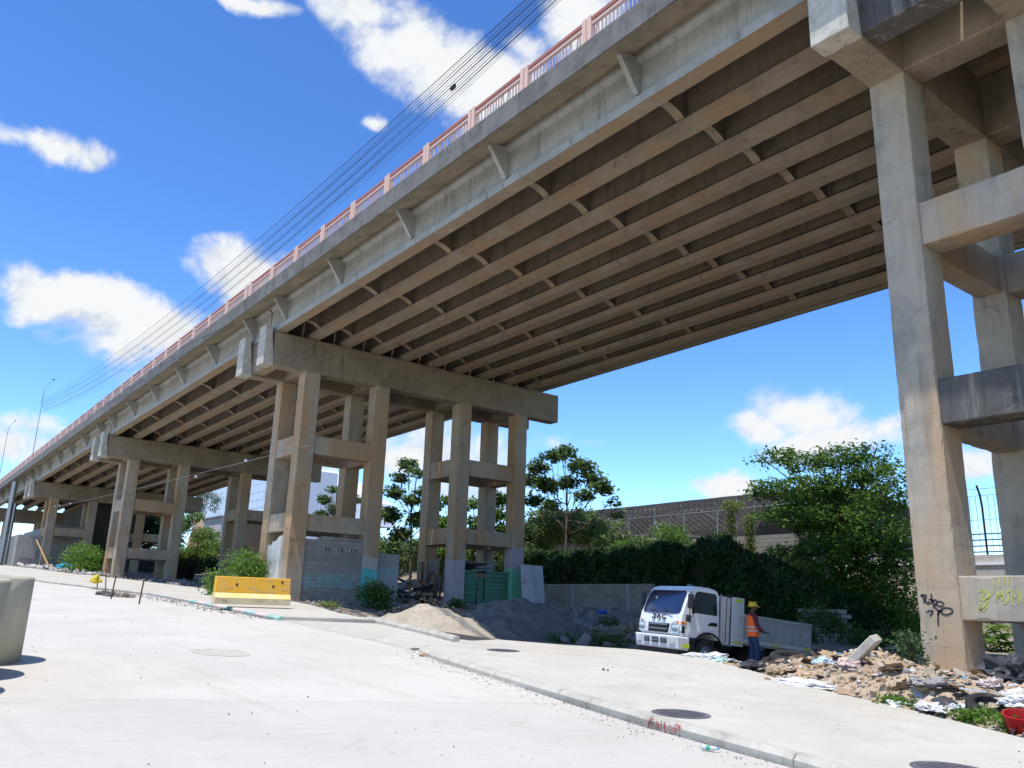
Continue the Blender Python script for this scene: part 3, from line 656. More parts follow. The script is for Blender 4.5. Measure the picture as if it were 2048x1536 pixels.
# ------------------------------------------------------------------ precast rings at the left edge
for i, (cx, cy, r, h, lb) in enumerate(((-15.35, 1.36, .95, 1.25, 'farthest of the concrete pipe rings standing on the road at the left edge'),
                                    (-13.6, .82, .95, 1.25, 'concrete pipe ring at the left edge in front of the farthest ring'),
                                    (-12.05, .40, .95, 1.25, 'nearest concrete pipe ring, almost wholly outside the left edge'))):
    o = tag(MB().lathe([(r, 0), (r - .001, h * .5), (r - .002, h - .02), (r - .02, h), (r - .10, h), (r - .12, h - .03), (r - .12, .01)], 64).build('concrete_ring', M_ring, smooth=False), lb, 'concrete ring', 'concrete pipe rings on the road')
    o.location = (cx, cy, plane(cx)); o.rotation_euler = (0, math.atan(.037), 0)
    for p in o.data.polygons: p.use_smooth = abs(p.normal.z) < .2 and p.center.z < 1.15

# ------------------------------------------------------------------ manholes and road patch
def manhole(px, py, off, r, lb, mat):
    c = PG(px, py, off); o = thing('manhole_cover', lb, 'manhole cover', c, group='manhole covers'); o.rotation_euler = (0, math.atan(.037), 0)
    MB().lathe([(r, -.02), (r, .006), (r - .05, .006), (r - .05, -.004)], 40).build('frame', mat, o)
    MB().lathe([(r - .056, -.02), (r - .056, .004)], 40).build('lid', mat, o)
    m = MB()
    for a in range(-5, 6):
        for b in range(-5, 6):
            x, y = a * .06, b * .06
            if x * x + y * y < (r - .09) ** 2: m.box(x - .02, x + .02, y - .02, y + .02, .004, .010)
    m.build('treads', mat, o, kind='stuff')
manhole(1362, 1428, .116, .36, 'larger cast iron manhole cover in the sidewalk, above the red letters', M_iron)
manhole(1006, 1301, .116, .36, 'cast iron manhole cover in the sidewalk in front of the sand pile', M_iron)
manhole(1905, 1540, .116, .36, 'manhole cover cut off by the bottom edge at right', M_iron)
M_patch = concrete('brown_patch', (.46, .42, .36), (.40, .37, .31), (.3, .26, .2), .5, 0, 4.)
c = PG(440, 1305); m = MB(); pts = [(c.x + (1.0 + .25 * mnoise.noise(Vector((math.cos(a) * 2, math.sin(a) * 2, 1)))) * .75 * math.cos(a), c.y + (1 + .3 * mnoise.noise(Vector((math.cos(a) * 2, math.sin(a) * 2, 5)))) * .5 * math.sin(a)) for a in np.linspace(0, 2 * math.pi, 28)[:-1]]
m.add([(x, y, plane(x) + .004) for x, y in pts], [tuple(range(len(pts)))]); m.build('road_stain', M_patch, kind='structure')

# ------------------------------------------------------------------ scatter tools
ICO = None
def ico(sub=1):
    bm = bmesh.new(); bmesh.ops.create_icosphere(bm, subdivisions=sub, radius=1); v = np.array([x.co[:] for x in bm.verts]); f = np.array([[x.index for x in p.verts] for p in bm.faces]); bm.free(); return v, f
IV, IF = ico(1)
def cubec():
    m = MB().box(-1, 1, -1, 1, -1, 1); v = np.array(m.v, float); f = []
    for q in m.f: f += [(q[0], q[1], q[2]), (q[0], q[2], q[3])]
    return v, np.array(f)
CV, CF = cubec()
def rotm(n):
    q = rng.normal(size=(n, 4)); q /= np.linalg.norm(q, axis=1)[:, None]; w_, x, y, z = q.T
    return np.stack([np.stack([1 - 2 * (y * y + z * z), 2 * (x * y - z * w_), 2 * (x * z + y * w_)], 1), np.stack([2 * (x * y + z * w_), 1 - 2 * (x * x + z * z), 2 * (y * z - x * w_)], 1), np.stack([2 * (x * z - y * w_), 2 * (y * z + x * w_), 1 - 2 * (x * x + y * y)], 1)], 1)
def chunks(name, pts, smin, smax, mat, label, cat, flat=.6, cube=.5, bury=.3, parent=None):
    pts = np.array(pts, float); n = len(pts); R_ = rotm(n)
    sz = smin + (smax - smin) * rng.random(n) ** 2.5
    V = []
    for i in range(n):
        bv, bf = (CV, CF) if rng.random() < cube else (IV, IF)
        s3 = sz[i] * np.array([rng.uniform(.7, 1.4), rng.uniform(.5, 1.), rng.uniform(.3, .9) * flat * 1.5])
        v = (bv * (1 + rng.uniform(-.25, .25, bv.shape))) * s3 * .5
        v = v @ R_[i].T; v[:, 2] *= .8
        V.append((v + pts[i] + [0, 0, sz[i] * (.25 - bury * .3)])[bf].reshape(-1, 3))
    o = npmesh(name, np.concatenate(V), 3, mat, parent, kind='stuff')
    if label: tag(o, label, cat)
    return o
def crumple(name, c, r, mat, label, cat, seed, squash=.5, group=None, ax=(1, 1)):
    """crumpled sack, bag or sheet"""
    bm = bmesh.new(); bmesh.ops.create_icosphere(bm, subdivisions=4, radius=1)
    for v in bm.verts:
        n = v.co.copy(); a = mnoise.noise(n * 1.6 + Vector((seed, 0, 0))) * .55 + abs(mnoise.noise(n * 3.6 + Vector((0, seed, 0)))) * .6 - abs(mnoise.noise(n * 8 + Vector((0, 0, seed)))) * .38
        v.co = n * (1 + a); v.co.x *= ax[0]; v.co.y *= ax[1]; v.co.z = v.co.z * squash if v.co.z > 0 else v.co.z * squash * .3
    bmesh.ops.scale(bm, vec=(r, r, r), verts=bm.verts); me = bpy.data.meshes.new(name); bm.to_mesh(me); bm.free()
    o = link(name, me, mat, loc=c); o.rotation_euler = (0, 0, seed); return tag(o, label, cat, group)

# heaps: height field mounds
def mound(name, cx, cy, rx, ry, h, mat, label, cat, rot=0, rough=.1, base=None, steep=1.2, seed=0, n=90):
    vs = []; fs = []
    for j in range(n + 1):
        for i in range(n + 1):
            u, v = i / n * 2 - 1, j / n * 2 - 1; d = math.sqrt(u * u + v * v)
            x = cx + (u * rx * math.cos(rot) - v * ry * math.sin(rot)); y = cy + (u * rx * math.sin(rot) + v * ry * math.cos(rot))
            p = Vector((x * .9, y * .9, seed))
            dd = d * (1 + .18 * mnoise.noise(p * .8)); hh = h * max(0, 1 - dd ** steep) * (1 + .16 * mnoise.noise(p * 1.6 + Vector((5, 5, 5))))
            hh = min(hh, h * .93) if steep < 1.3 else hh
            z = (base(x, y) if base else gz(x, y)) + hh - (.35 if d > 1.0 else .0) + rough * (mnoise.noise(p * 2.2) + .6 * mnoise.noise(p * 6)) * min(1, hh * 3)
            vs.append((x, y, z - .02))
    for j in range(n):
        for i in range(n): a = j * (n + 1) + i; fs.append((a, a + 1, a + n + 2, a + n + 1))
    me = bpy.data.meshes.new(name); me.from_pydata(vs, [], fs); o = link(name, me, mat); me.shade_smooth(); o['kind'] = 'stuff'; return tag(o, label, cat)
sp = PY(885, 1250, 18.6)
mound('sand_pile', sp.x - .4, 18.3, 3.1, 2.7, 1.1, M_sand, 'tan sand and gravel heap half in sun beside the driveway', 'sand heap', rot=.2, rough=.09, seed=3)
gp = PY(1010, 1230, 21.5)
mound('gravel_pile', gp.x - .5, 22.6, 3.4, 3.4, 1.6, M_gravel, 'dark grey gravel heap in the shade behind the tan heap', 'gravel heap', rot=0, rough=.09, seed=9)
rngl = random.Random(5)
chunks('loose_stones', [(sp.x + rngl.gauss(-.4, 1.7), 18.3 + rngl.gauss(0, 1.5), 0) for _ in range(1)] and [(x, y, gz(x, y) + max(0, 1.3 * (1 - math.hypot((x - sp.x + .4) / 3.3, (y - 18.3) / 3.0) ** 1.2))) for x, y in [(sp.x + rngl.gauss(-.4, 1.6), 18.3 + rngl.gauss(0, 1.3)) for _ in range(900)]], .01, .04, M_sand, 'loose stones on the tan heap', 'stones')

# ------------------------------------------------------------------ vegetation tools
def leafcloud(blobs, n, size, clump=12, spread=.3, shell=.55, up=.5, droop=0., seed=0):
    g = np.random.default_rng(seed + 11); B = np.array(blobs, float); wv = (B[:, 3] * B[:, 4] * B[:, 5]) ** .8; wv /= wv.sum()
    nc = max(1, n // clump); idx = g.choice(len(B), nc, p=wv); d = g.normal(size=(nc, 3)); d /= np.linalg.norm(d, axis=1)[:, None]
    r = shell + (1 - shell) * g.random(nc) ** .6; r *= np.where(g.random(nc) < .12, 1.12, 1.)
    C = B[idx, :3] + d * r[:, None] * B[idx, 3:]
    P = np.repeat(C, clump, 0) + g.normal(size=(nc * clump, 3)) * spread * np.array([1, 1, .55]); k = len(P)
    P[:, 2] -= droop * g.random(k)
    N = g.normal(size=(k, 3)) + np.array([0, 0, up * 2.2]); N /= np.linalg.norm(N, axis=1)[:, None]
    A = np.cross(N, g.normal(size=(k, 3))); A /= np.linalg.norm(A, axis=1)[:, None]; Bv = np.cross(N, A)
    s = size * (.6 + .7 * g.random(k))[:, None]
    V = np.stack([P - A * s * .5, P + Bv * s * .28 + N * s * .06, P + A * s * .5 - N * s * .08, P - Bv * s * .28 + N * s * .06], 1)
    return V.reshape(-1, 3)
def tree(name, lab, base, trunk_r, blobs, n, size, mat, group=None, clump=12, spread=.3, shell=.5, up=.5, seed=0, forks=True, mat2=None, cat='tree'):
    t = thing(name, lab, cat, base, group=group); b = Vector(base); R0 = random.Random(seed)
    top = Vector((sum(x[0] for x in blobs) / len(blobs), sum(x[1] for x in blobs) / len(blobs), max(x[2] for x in blobs)))
    hub = b.lerp(top, .35); m = MB()
    m.tube([b * 0, (hub - b) * .5 + Vector((R0.uniform(-.1, .1), 0, 0)), hub - b, (b.lerp(top, .8) - b)], [trunk_r, trunk_r * .75, trunk_r * .6, trunk_r * .2], 8); m.build('trunk', M_bark, t, True)
    for x in blobs:
        c = Vector(x[:3]); st = hub.lerp(top, R0.uniform(0, .5) if c.z > hub.z else 0.)
        mid = st.lerp(c, .5) + Vector((0, 0, -.1 * (c - st).length)); end = c + Vector((0, 0, x[5] * .3))
        mm = MB().tube([st - b, mid - b, end - b], [trunk_r * .35, trunk_r * .22, trunk_r * .08], 6)
        for _ in range(3):
            e = c + Vector((R0.uniform(-1, 1) * x[3], R0.uniform(-1, 1) * x[4], R0.uniform(0, 1) * x[5])) * .8; mm.tube([mid - b, mid.lerp(e, .6) - b, e - b], [trunk_r * .16, trunk_r * .1, trunk_r * .05], 5)
        mm.build('limb', M_bark, t, True)
    V = leafcloud(blobs, n, size, clump, spread, shell, up, seed=seed) - np.array(b)
    if mat2:
        q = V.reshape(-1, 4, 3); k = np.random.default_rng(seed).random(len(q)) < .3
        npmesh('crown', q[~k].reshape(-1, 3), 4, mat, t); npmesh('crown', q[k].reshape(-1, 3), 4, mat2, t)
    else: npmesh('crown', V, 4, mat, t)
    return t
def bush(name, lab, c, r, h, n, size, mat, seed=0, group=None):
    bl = [(c[0] + r * .5 * math.cos(a), c[1] + r * .5 * math.sin(a), c[2] + h * (.45 + .15 * math.sin(a * 3)), r * .65, r * .65, h * .55) for a in (0, 1.6, 3.1, 4.6)] + [(c[0], c[1], c[2] + h * .6, r * .6, r * .6, h * .45)]
    t = thing(name, lab, 'bush', c, group=group); V = leafcloud(bl, n, size, 8, size * 1.3, .35, .5, seed=seed) - np.array(c)
    npmesh('foliage', V, 4, mat, t); m = MB()
    for k in range(7): a = k * .9 + seed; m.tube([(0, 0, -.1), (math.cos(a) * r * .3, math.sin(a) * r * .3, h * .4), (math.cos(a) * r * .6, math.sin(a) * r * .6, h * .85)], [.02, .014, .006], 5)
    m.build('stems_or_core', M_bark, t); return t
def bl(px, py, Y, rx, rz, ry=None): p = PY(px, py, Y); return (p.x, p.y, p.z, rx, ry or rx, rz)

# big tree at right, in layered tiers
Yt = 43.5
tb = [bl(1560, 915, Yt, 1.5, .5), bl(1620, 925, Yt, 1.6, .6), bl(1680, 915, Yt - .5, 1.4, .8), bl(1700, 905, Yt, .9, .5), bl(1755, 905, Yt, .6, .8), bl(1745, 940, Yt, 1.2, .8), bl(1790, 950, Yt - 1, 1.3, .7),
      bl(1560, 975, Yt - 1, 1.8, .55), bl(1620, 975, Yt - 1.5, 2.0, .8), bl(1700, 975, Yt, 2.2, 1.0), bl(1780, 1000, Yt - 1, 1.8, .8), bl(1530, 990, Yt - 1, 1.2, .3),
      bl(1600, 1035, Yt - 2, 2.0, .6), bl(1560, 1030, Yt - 1, 1.7, .4), bl(1680, 1040, Yt - 1, 2.2, .9), bl(1770, 1060, Yt - 1.5, 1.9, .9), bl(1640, 1020, Yt + 1, 2.2, .8),
      bl(1600, 1100, Yt - 1, 1.6, .5), bl(1680, 1090, Yt - 2, 2.0, .7), bl(1740, 1110, Yt - 1, 2.0, .9), bl(1800, 1130, Yt - 1, 1.5, .8), bl(1570, 1105, Yt, 1.2, .3), bl(1700, 1140, Yt - 2, 1.8, .6), bl(1790, 1180, Yt - 1.5, 1.6, .9), bl(1660, 1060, Yt + .5, 2, 1.)]
tree('almond_tree', 'large dense green tree with tiered branches beyond the truck, left of the nearest pier', PY(1700, 1300, 43.5) , .28, tb, 26000, .25, M_lB, clump=14, spread=.24, shell=.45, up=.9, seed=2, mat2=M_lA)
# open-crowned trees behind the walled pier
def cecro(lab, base, spots, Y, n, seed, mat=M_lC, size=.42):
    return tree('trumpet_tree', lab, base, .16, [bl(a, b_, Y + random.uniform(-1, 1), r * .95, r * .62) for a, b_, r in spots], n, size, mat, group='open-crowned trees behind the piers', clump=10, spread=.26, shell=.2, up=.9, seed=seed, mat2=M_lA)
cecro('open-crowned tree with thin limbs right of the green painted column', PY(1130, 1180, 44), [(1075, 935, 1.0), (1100, 915, .8), (1130, 905, .9), (1160, 930, 1.0), (1185, 955, .9), (1205, 975, .8), (1090, 970, 1.0), (1065, 1000, .9), (1135, 965, .9), (1170, 990, .7), (1222, 1005, .5), (1100, 1010, .7), (1235, 1030, .5), (1060, 960, .8)], 44, 4600, 4)
cecro('dark open-crowned tree seen between the second and third columns of the walled pier', PY(820, 1180, 42), [(815, 930, .9), (835, 945, .8), (800, 955, .8), (850, 985, .9), (790, 985, 1.0), (825, 1000, .9), (780, 1030, 1.2), (840, 1040, 1.2), (800, 1070, 1.2), (850, 1090, 1.0), (780, 1100, 1.0), (870, 1010, .8)], 42, 6500, 6)
cecro('leafy tree behind the green hut, between the third and fourth columns', PY(960, 1180, 43), [(900, 1000, .9), (890, 1050, 1.2), (945, 1010, .9), (955, 1050, 1.1), (1000, 1000, 1.0), (1010, 1060, 1.1), (900, 1100, 1.0), (1000, 960, .6), (960, 1095, 1.1), (990, 1030, 1.)], 43, 7000, 8, M_lA, .36)
cecro('dark tree seen through the block-walled bay of the pier', PY(660, 1180, 44), [(650, 1000, .9), (670, 1020, .9), (695, 985, .8), (690, 1020, .9), (640, 1030, .8), (715, 1000, .7), (665, 980, .6)], 44, 2600, 10)
# tree tops and thicket above the hedge
thk = [bl(1070, 1075, 46, 2.2, 1.0), bl(1120, 1060, 46, 2.2, 1.1), bl(1180, 1070, 47, 2.3, .9), bl(1230, 1085, 46, 2.0, .6), bl(1100, 1040, 48, 2.2, 1.0), bl(1160, 1040, 48, 2.0, .8), bl(1210, 1050, 48, 1.6, .5), bl(1060, 1105, 45, 2, .8), bl(1290, 1085, 45, 1.2, .3), bl(900, 1120, 46, 4, 1.5), bl(980, 1110, 46, 4, 1.5), bl(800, 1110, 47, 4, 1.8), bl(700, 1080, 47, 4, 1.5)]
t = thing('thicket', 'tangled light green thicket above the dark hedge, in front of the arched roof', 'thicket', tuple(PY(1100, 1120, 46)))
npmesh('foliage', leafcloud(thk, 26000, .30, 10, .3, .3, .3, seed=21) - np.array(t.location), 4, M_lD, t, kind='stuff'); npmesh('foliage', leafcloud(thk, 24000, .30, 10, .3, .3, .3, seed=22) - np.array(t.location), 4, M_lC, t, kind='stuff')
for i, (a, b_, w_, h_, lb, mt) in enumerate(((1345, 1085, 1.3, 1.25, 'round bright green bush in front of the terrace wall', M_lA), (1255, 1100, 1.1, .8, 'low bright bush left of the small roof', M_lA), (1400, 1095, .8, .5, 'small bright bush at the foot of the terrace wall', M_lA))):
    p = PY(a, b_ + 18, 43.5); bush('bush', lb, tuple(p), w_, h_ * 1.4, 2600, .17, mt, seed=30 + i)
for i, (a, top, bot, w_, lb) in enumerate(((1463, 1012, 1100, .55, 'taller ivy-covered trunk in front of the terrace wall'), (1500, 1040, 1110, .3, 'slim ivy-covered trunk left of the big tree'))):
    p0, p1 = PY(a + 2, bot, 45), PY(a, top, 45)
    bls = [(p0.x, 45, p0.z + (p1.z - p0.z) * k / 6, .28, .28, .35) for k in range(6)] + [(p1.x, 45, p1.z, w_ * 1.6, w_, .4)]
    tree('ivy_tree', lb, tuple(p0), .1, bls, 2400, .13, M_lD, clump=8, spread=.12, shell=.3, seed=40 + i)
# hedge: vines grown over a wall in the viaduct's shade
HX = [(-52, 40.4, 4.2), (-48.5, 40.2, 4.0), (-44, 40.0, 4.0), (-40, 39.8, 4.1), (-37, 39.8, 4.25), (-34.5, 39.6, 4.0), (-32.5, 39.6, 4.6), (-31.2, 39.4, 4.4), (-30, 39.2, 3.4), (-27.5, 39.0, 2.9), (-25.5, 39.0, 1.6), (-23.6, 39.3, .9), (-22, 40, .0)]
hg = thing('hedge', 'long dark vine-covered hedge in the viaduct shade behind the truck', 'hedge', (-38, 40.5, plane(-38)))
V = []; g = np.random.default_rng(3)
core = MB()
for (xa, ya, ha), (xb, yb, hb) in zip(HX, HX[1:]):
    zb = plane(xa) - .8
    core.hexa([(xa, ya + .5, zb), (xb, yb + .5, zb), (xb, yb + 2.2, zb), (xa, ya + 2.2, zb)], [(xa, ya + .7, ha - .45), (xb, yb + .7, hb - .45), (xb, yb + 2.2, hb - .45), (xa, ya + 2.2, ha - .45)])
    k = int(3300 * (xb - xa) ** .9); u = g.random(k); zl = -.9 if xa > -36.5 else 1.3
    hh = ha + (hb - ha) * u; zz = zl + (hh - zl) * g.random(k) ** .75; x = xa + (xb - xa) * u; y = ya + (yb - ya) * u
    bul = np.array([mnoise.noise(Vector((a * .7, c_ * .9, 2))) + .5 * mnoise.noise(Vector((a * 2.1, c_ * 2.4, 7))) for a, c_ in zip(x, zz)])
    yy = y + .3 + np.maximum(0, (zz - hh + .8)) * 1.0 - bul * .7 + g.random(k) ** 2 * .4
    zz = zz + g.normal(size=k) * .1
    P_ = np.stack([x, yy, zz], 1); N = g.normal(size=(k, 3)) + np.array([0, -1.2, 1.]); N /= np.linalg.norm(N, axis=1)[:, None]
    A = np.cross(N, g.normal(size=(k, 3))); A /= np.linalg.norm(A, axis=1)[:, None]; Bv = np.cross(N, A); s = .19 * (.6 + .8 * g.random(k))[:, None]
    V.append(np.stack([P_ - A * s * .5, P_ + Bv * s * .3, P_ + A * s * .5, P_ - Bv * s * .3], 1).reshape(-1, 3))
core.v = [(a - hg.location.x, b - hg.location.y, c - hg.location.z) for a, b, c in core.v]
core.build('stems_or_core', plain('dark_hedge_core', (.03, .032, .018), .95, bump=.6), hg)  # solid dark core added behind the leaves so nothing leaks through
VV = np.concatenate(V).reshape(-1, 4, 3) - np.array(hg.location)
pk = np.array([mnoise.noise(Vector(q[0] * np.array([.5, 1, .9]))) for q in VV[::7]]); pk = np.repeat(pk, 7)[:len(VV)] + g.normal(size=len(VV)) * .15 > .34
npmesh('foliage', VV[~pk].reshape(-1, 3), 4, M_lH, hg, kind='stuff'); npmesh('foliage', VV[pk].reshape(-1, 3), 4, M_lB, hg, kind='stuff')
tm = MB()
for i in range(90):
    x = random.uniform(-51, -24); z = random.uniform(-.5, 3.); tm.tube([(x + 38, -.75, z), (x + 38 + random.uniform(-.6, .6), -1.0, z + random.uniform(-.3, 1.)), (x + 38 + random.uniform(-1, 1), -.7, z + random.uniform(-1.2, .6))], .012, 4)
tm.build('twigs', M_bark, hg, kind='stuff')
M_plainblk = randcol('plain_block', [(.30, .28, .25), (.36, .33, .30), (.26, .25, .23)])
M_stoneb = randcol('pale_stone', [(.30, .28, .24), (.36, .33, .28), (.24, .22, .19)])
# sunlit scrub between hedge and big tree, down to the ground
scr_ = [bl(1590, 1140, 42, 1.3, .6), bl(1640, 1150, 42, 1.5, .7), bl(1680, 1190, 42, 1.5, .8), bl(1720, 1230, 42, 1.5, .9), bl(1760, 1260, 42, 1.4, .8), bl(1640, 1200, 42.3, 1.4, .9), bl(1700, 1270, 41.5, 1.2, .8), bl(1800, 1240, 42, 1.3, 1.2), bl(1740, 1180, 43, 1.4, .9), bl(1810, 1290, 41, 1.0, .7)]
t = thing('scrub', 'sunlit tangled green scrub spilling down between the hedge and the nearest pier', 'scrub', tuple(PY(1700, 1300, 42)))
npmesh('foliage', leafcloud(scr_, 26000, .15, 12, .22, .35, .4, seed=51) - np.array(t.location), 4, M_lA, t, kind='stuff')
npmesh('foliage', leafcloud(scr_, 9000, .16, 12, .25, .2, .4, seed=52) - np.array(t.location), 4, M_lD, t, kind='stuff')
m = MB().prism([(-28, -2.5), (-19.5, -2.5), (-19.5, -.2), (-23, .4), (-25, 1.2), (-28, 2.4)], 'y', 42.9, 43.3); m.build('earth_bank', M_dirt, kind='structure')
# ivy wall left of the near pier
p = PY(1690, 1240, 37.2)
sw = thing('stone_wall', 'light patchy stone wall end under the scrub, behind the rubble left of the nearest pier', 'wall', (p.x, 37.4, -1.6))
for r_ in range(9):
    for c_ in range(6):
        q = MB().box(0, .40, 0, .25, 0, .2).build('stone', M_stoneb, sw) if (r_, c_) == (0, 0) else link('stone', sb_, None, sw)
        if (r_, c_) == (0, 0): sb_ = q.data
        q.location = (-2.6 + c_ * .42 + (r_ % 2) * .2 + random.uniform(-.03, .03), random.uniform(-.05, .05), r_ * .215); q.rotation_euler = (0, random.uniform(-.04, .04), random.uniform(-.05, .05)); q.scale = (random.uniform(.8, 1), 1, random.uniform(.85, 1))
npmesh('ivy', leafcloud([(.5, -.1, .6, 1.6, .2, .6), (-1.6, -.1, 1.6, 1.2, .2, .5), (-.6, -.1, 1.2, .9, .2, .6), (-2., -.1, .7, .6, .2, .6)], 2600, .14, 8, .15, .1, .2, seed=77), 4, M_lB, sw, kind='stuff')

# ------------------------------------------------------------------ low block wall in front of the hedge
lw = thing('low_wall', 'low grey block wall under the hedge, left of the truck', 'wall', (-46, 38.4, -.6))
bb = MB().box(.006, .394, 0, .18, .006, .196).mesh('block'); bb.materials.append(M_plainblk)
MB().box(-1.6, 14.4, .02, .16, 0, 2.0).build('mortar', bpy.data.materials['mortar'], lw)
nrw = 10
for r_ in range(nrw):
    for c_ in range(24):
        x = -1.6 + c_ * .66 + (r_ % 2) * .33; z = .06 + r_ * .21
        if z > 2.02 - (.25 if c_ > 17 else 0): continue
        q = link('block', bb, None, lw, loc=(x, random.uniform(-.012, .0), z)); q.scale = (1.62, 1, 1.04)
for x in (-1.7, 3.4, 8.5, 13.4): MB().box(x - .14, x + .14, -.06, .24, -.2, 2.12).build('pier_post', M_panel, lw)
# rubble and earth in the shaded yard
chunks('yard_rubble', [(x, y, gz(x, y)) for x, y in ((random.uniform(-43, -26), random.uniform(28, 38)) for _ in range(2600))], .08, .5, randcol('rubble_grey', [(.36, .34, .32), (.25, .23, .21)], scale=3.), 'grey broken stones covering the shaded yard before the low wall', 'rubble')
mound('earth_mound', -24.5, 29, 5, 3.5, 1.3, M_dirt, 'brown earth mound in the shade just left of the truck', 'earth mound', rough=.3, seed=13)
chunks('earth_clods', [(x, y, gz(x, y) + max(0, 1.2 * (1 - math.hypot((x + 24.5) / 5, (y - 29) / 3.5)))) for x, y in ((random.uniform(-29.5, -19), random.uniform(24, 32)) for _ in range(900))], .05, .35, randcol('clods', [(.30, .21, .14), (.38, .28, .19)], scale=4.), 'brown clods on the earth mound', 'clods')
for (px, py, w_, s_) in ((1168, 1275, .75, 1), (1215, 1272, .5, 2), (1130, 1268, .4, 3)):
    p = PY(px, py, 20.5); me = MB(); 
    o = chunks('boulder', [(p.x, p.y, gz(p.x, p.y) + .1)], w_ * 1.15, w_ * 1.15, M_gravel, None, None, cube=0); del o['kind']
    tag(o, {1: 'largest grey boulder behind the sidewalk, left of the truck', 2: 'grey rock between the largest boulder and the truck', 3: 'small grey rock at the foot of the dark gravel heap'}[s_], 'rock')
for (px, py, Y, r, h, n, lb) in ((1210, 1252, 22, .9, .35, 900, 'low weeds beside the truck bumper in the shade'), (1130, 1262, 22, .7, .2, 500, 'low weeds at the edge of the dark gravel heap'), (1215, 1222, 31, .6, .7, 500, 'weed clump before the low wall by the truck mirror')):
    p = PY(px, py, Y); bush('weeds', lb, (p.x, p.y, gz(p.x, p.y)), r, h, n, .12, M_lB, seed=int(px))
p = PY(1205, 1226, 27); o = crumple('plastic_bag', (p.x, p.y, p.z), .22, plain('blue_plastic', (.03, .12, .5), .4), 'small bright blue plastic bag on the shaded rubble left of the truck', 'bag', 3)

# ------------------------------------------------------------------ terrace wall, chain fence and arched roof behind
tw = thing('terrace_wall', 'sunlit grey block wall on the terrace below the arched roof', 'wall', (-46, 46.5, 2))
x0_, x1_ = PY(1385, 1090, 46.5).x, PY(1640, 1090, 46.5).x
bb2 = MB().box(.01, .79, 0, .18, .01, .24).mesh('block'); bb2.materials.append(randcol('terrace_block', [(.30, .29, .26), (.38, .36, .32), (.33, .32, .28)]))
MB().box(x0_ + 46, x1_ + 46, .03, .2, -1.5, 2.95).build('mortar', bpy.data.materials['mortar'], tw)
for r_ in range(9):
    c_ = 0
    while x0_ + c_ * .8 < x1_ - .8: link('block', bb2, None, tw, loc=(x0_ + 46 + c_ * .8 + (r_ % 2) * .4, random.uniform(-.01, .01), .72 + r_ * .25)); c_ += 1
fe = thing('chain_fence', 'grey chain-link fence with coiled razor wire on the terrace in front of the arched roof', 'fence', (-46, 47, 4))
def fpt(px, py): return PY(px, py, 47.) - fe.location
for px, tp, bt in ((1200, 1042, 1075), (1257, 1036, 1070), (1309, 1032, 1072), (1368, 1028, 1078), (1435, 1022, 1076), (1508, 1012, 1072), (1585, 1006, 1080)):
    MB().tube([fpt(px, bt), fpt(px, tp - 6), fpt(px, tp - 6) + Vector((0, -.25, .3))], .045, 6).build('post', M_steel, fe)
MB().tube([fpt(1190, 1046), fpt(1309, 1033), fpt(1435, 1022), fpt(1590, 1006)], .035, 5).build('top_rail', M_steel, fe)
MB().tube([fpt(1200, 1072), fpt(1309, 1070), fpt(1435, 1074), fpt(1590, 1078)], .03, 5).build('bottom_rail', M_steel, fe)
for a, b_ in (((1309, 1045), (1322, 1070)), ((1257, 1045), (1240, 1072)), ((1435, 1040), (1400, 1020))): MB().tube([fpt(*a), fpt(*b_)], .03, 5).build('brace', M_steel, fe)
pt = []
A_, B_ = fpt(1190, 1038), fpt(1590, 996)
for i in range(900):
    t_a = i / 899; c = A_.lerp(B_, t_a); a = i * .26; pt.append((c.x, c.y + .24 * math.cos(a), c.z + .12 + .24 * math.sin(a)))
MB().tube(pt, .009, 3).build('razor_coil', M_steel, fe, kind='stuff')
m = MB()
for i in range(34):
    for sgn in (1, -1):
        a = A_.lerp(B_, i / 34); b_ = A_.lerp(B_, min(1, max(0, i / 34 + sgn * .11))); m.tube([(a.x, a.y, a.z - .15), (b_.x, b_.y, b_.z - 1.6)], .0035, 3)
m.build('mesh', M_steel, fe, kind='stuff')
M_roof = concrete('tarred_roof', (.036, .031, .026), (.022, .019, .017), (.16, .135, .10), .45, .25, .35)
M_roof.node_tree.nodes['Principled BSDF'].inputs['Specular IOR Level'].default_value = .05
ar = thing('arched_roof', 'huge dark arched roof of a hall behind the terrace fence', 'building', (-62, 96, 4))
L0, R0_ = PY(1190, 1015, 82), PY(1700, 955, 82)
m = MB(); n1, n2 = 24, 40; vs = []
for i in range(n2 + 1):
    u = i / n2; x = -100 + u * 46
    hgt = (PY(1215, 1006, 84).z + (PY(1600, 963, 84).z - PY(1215, 1006, 84).z) * ((x - PY(1215, 1006, 84).x) / (PY(1600, 963, 84).x - PY(1215, 1006, 84).x)))
    for j in range(n1 + 1):
        a = math.pi * (.0 + 1. * j / n1); y = 96 - 22 * math.cos(a); z = 6.6 + (hgt - 6.6) * math.sin(a) * 1.05 + .06 * mnoise.noise(Vector((x * .3, y * .3, 0)))
        vs.append((x + 62, y - 96, z - 4))
m.add(vs, [(i * (n1 + 1) + j, i * (n1 + 1) + j + 1, (i + 1) * (n1 + 1) + j + 1, (i + 1) * (n1 + 1) + j) for i in range(n2) for j in range(n1)])
m.build('roof', M_roof, ar, True)
last = m.v[-(n1 + 1):]; mg = MB(); mg.add(last + [(last[0][0], last[-1][1], -8), (last[0][0], last[0][1], -8)], [tuple(range(n1 + 3))]); mg.build('gable', M_roof, ar)
MB().box(-38, 8, -22, -21.7, -6, 2.55).build('wall', M_panel, ar)
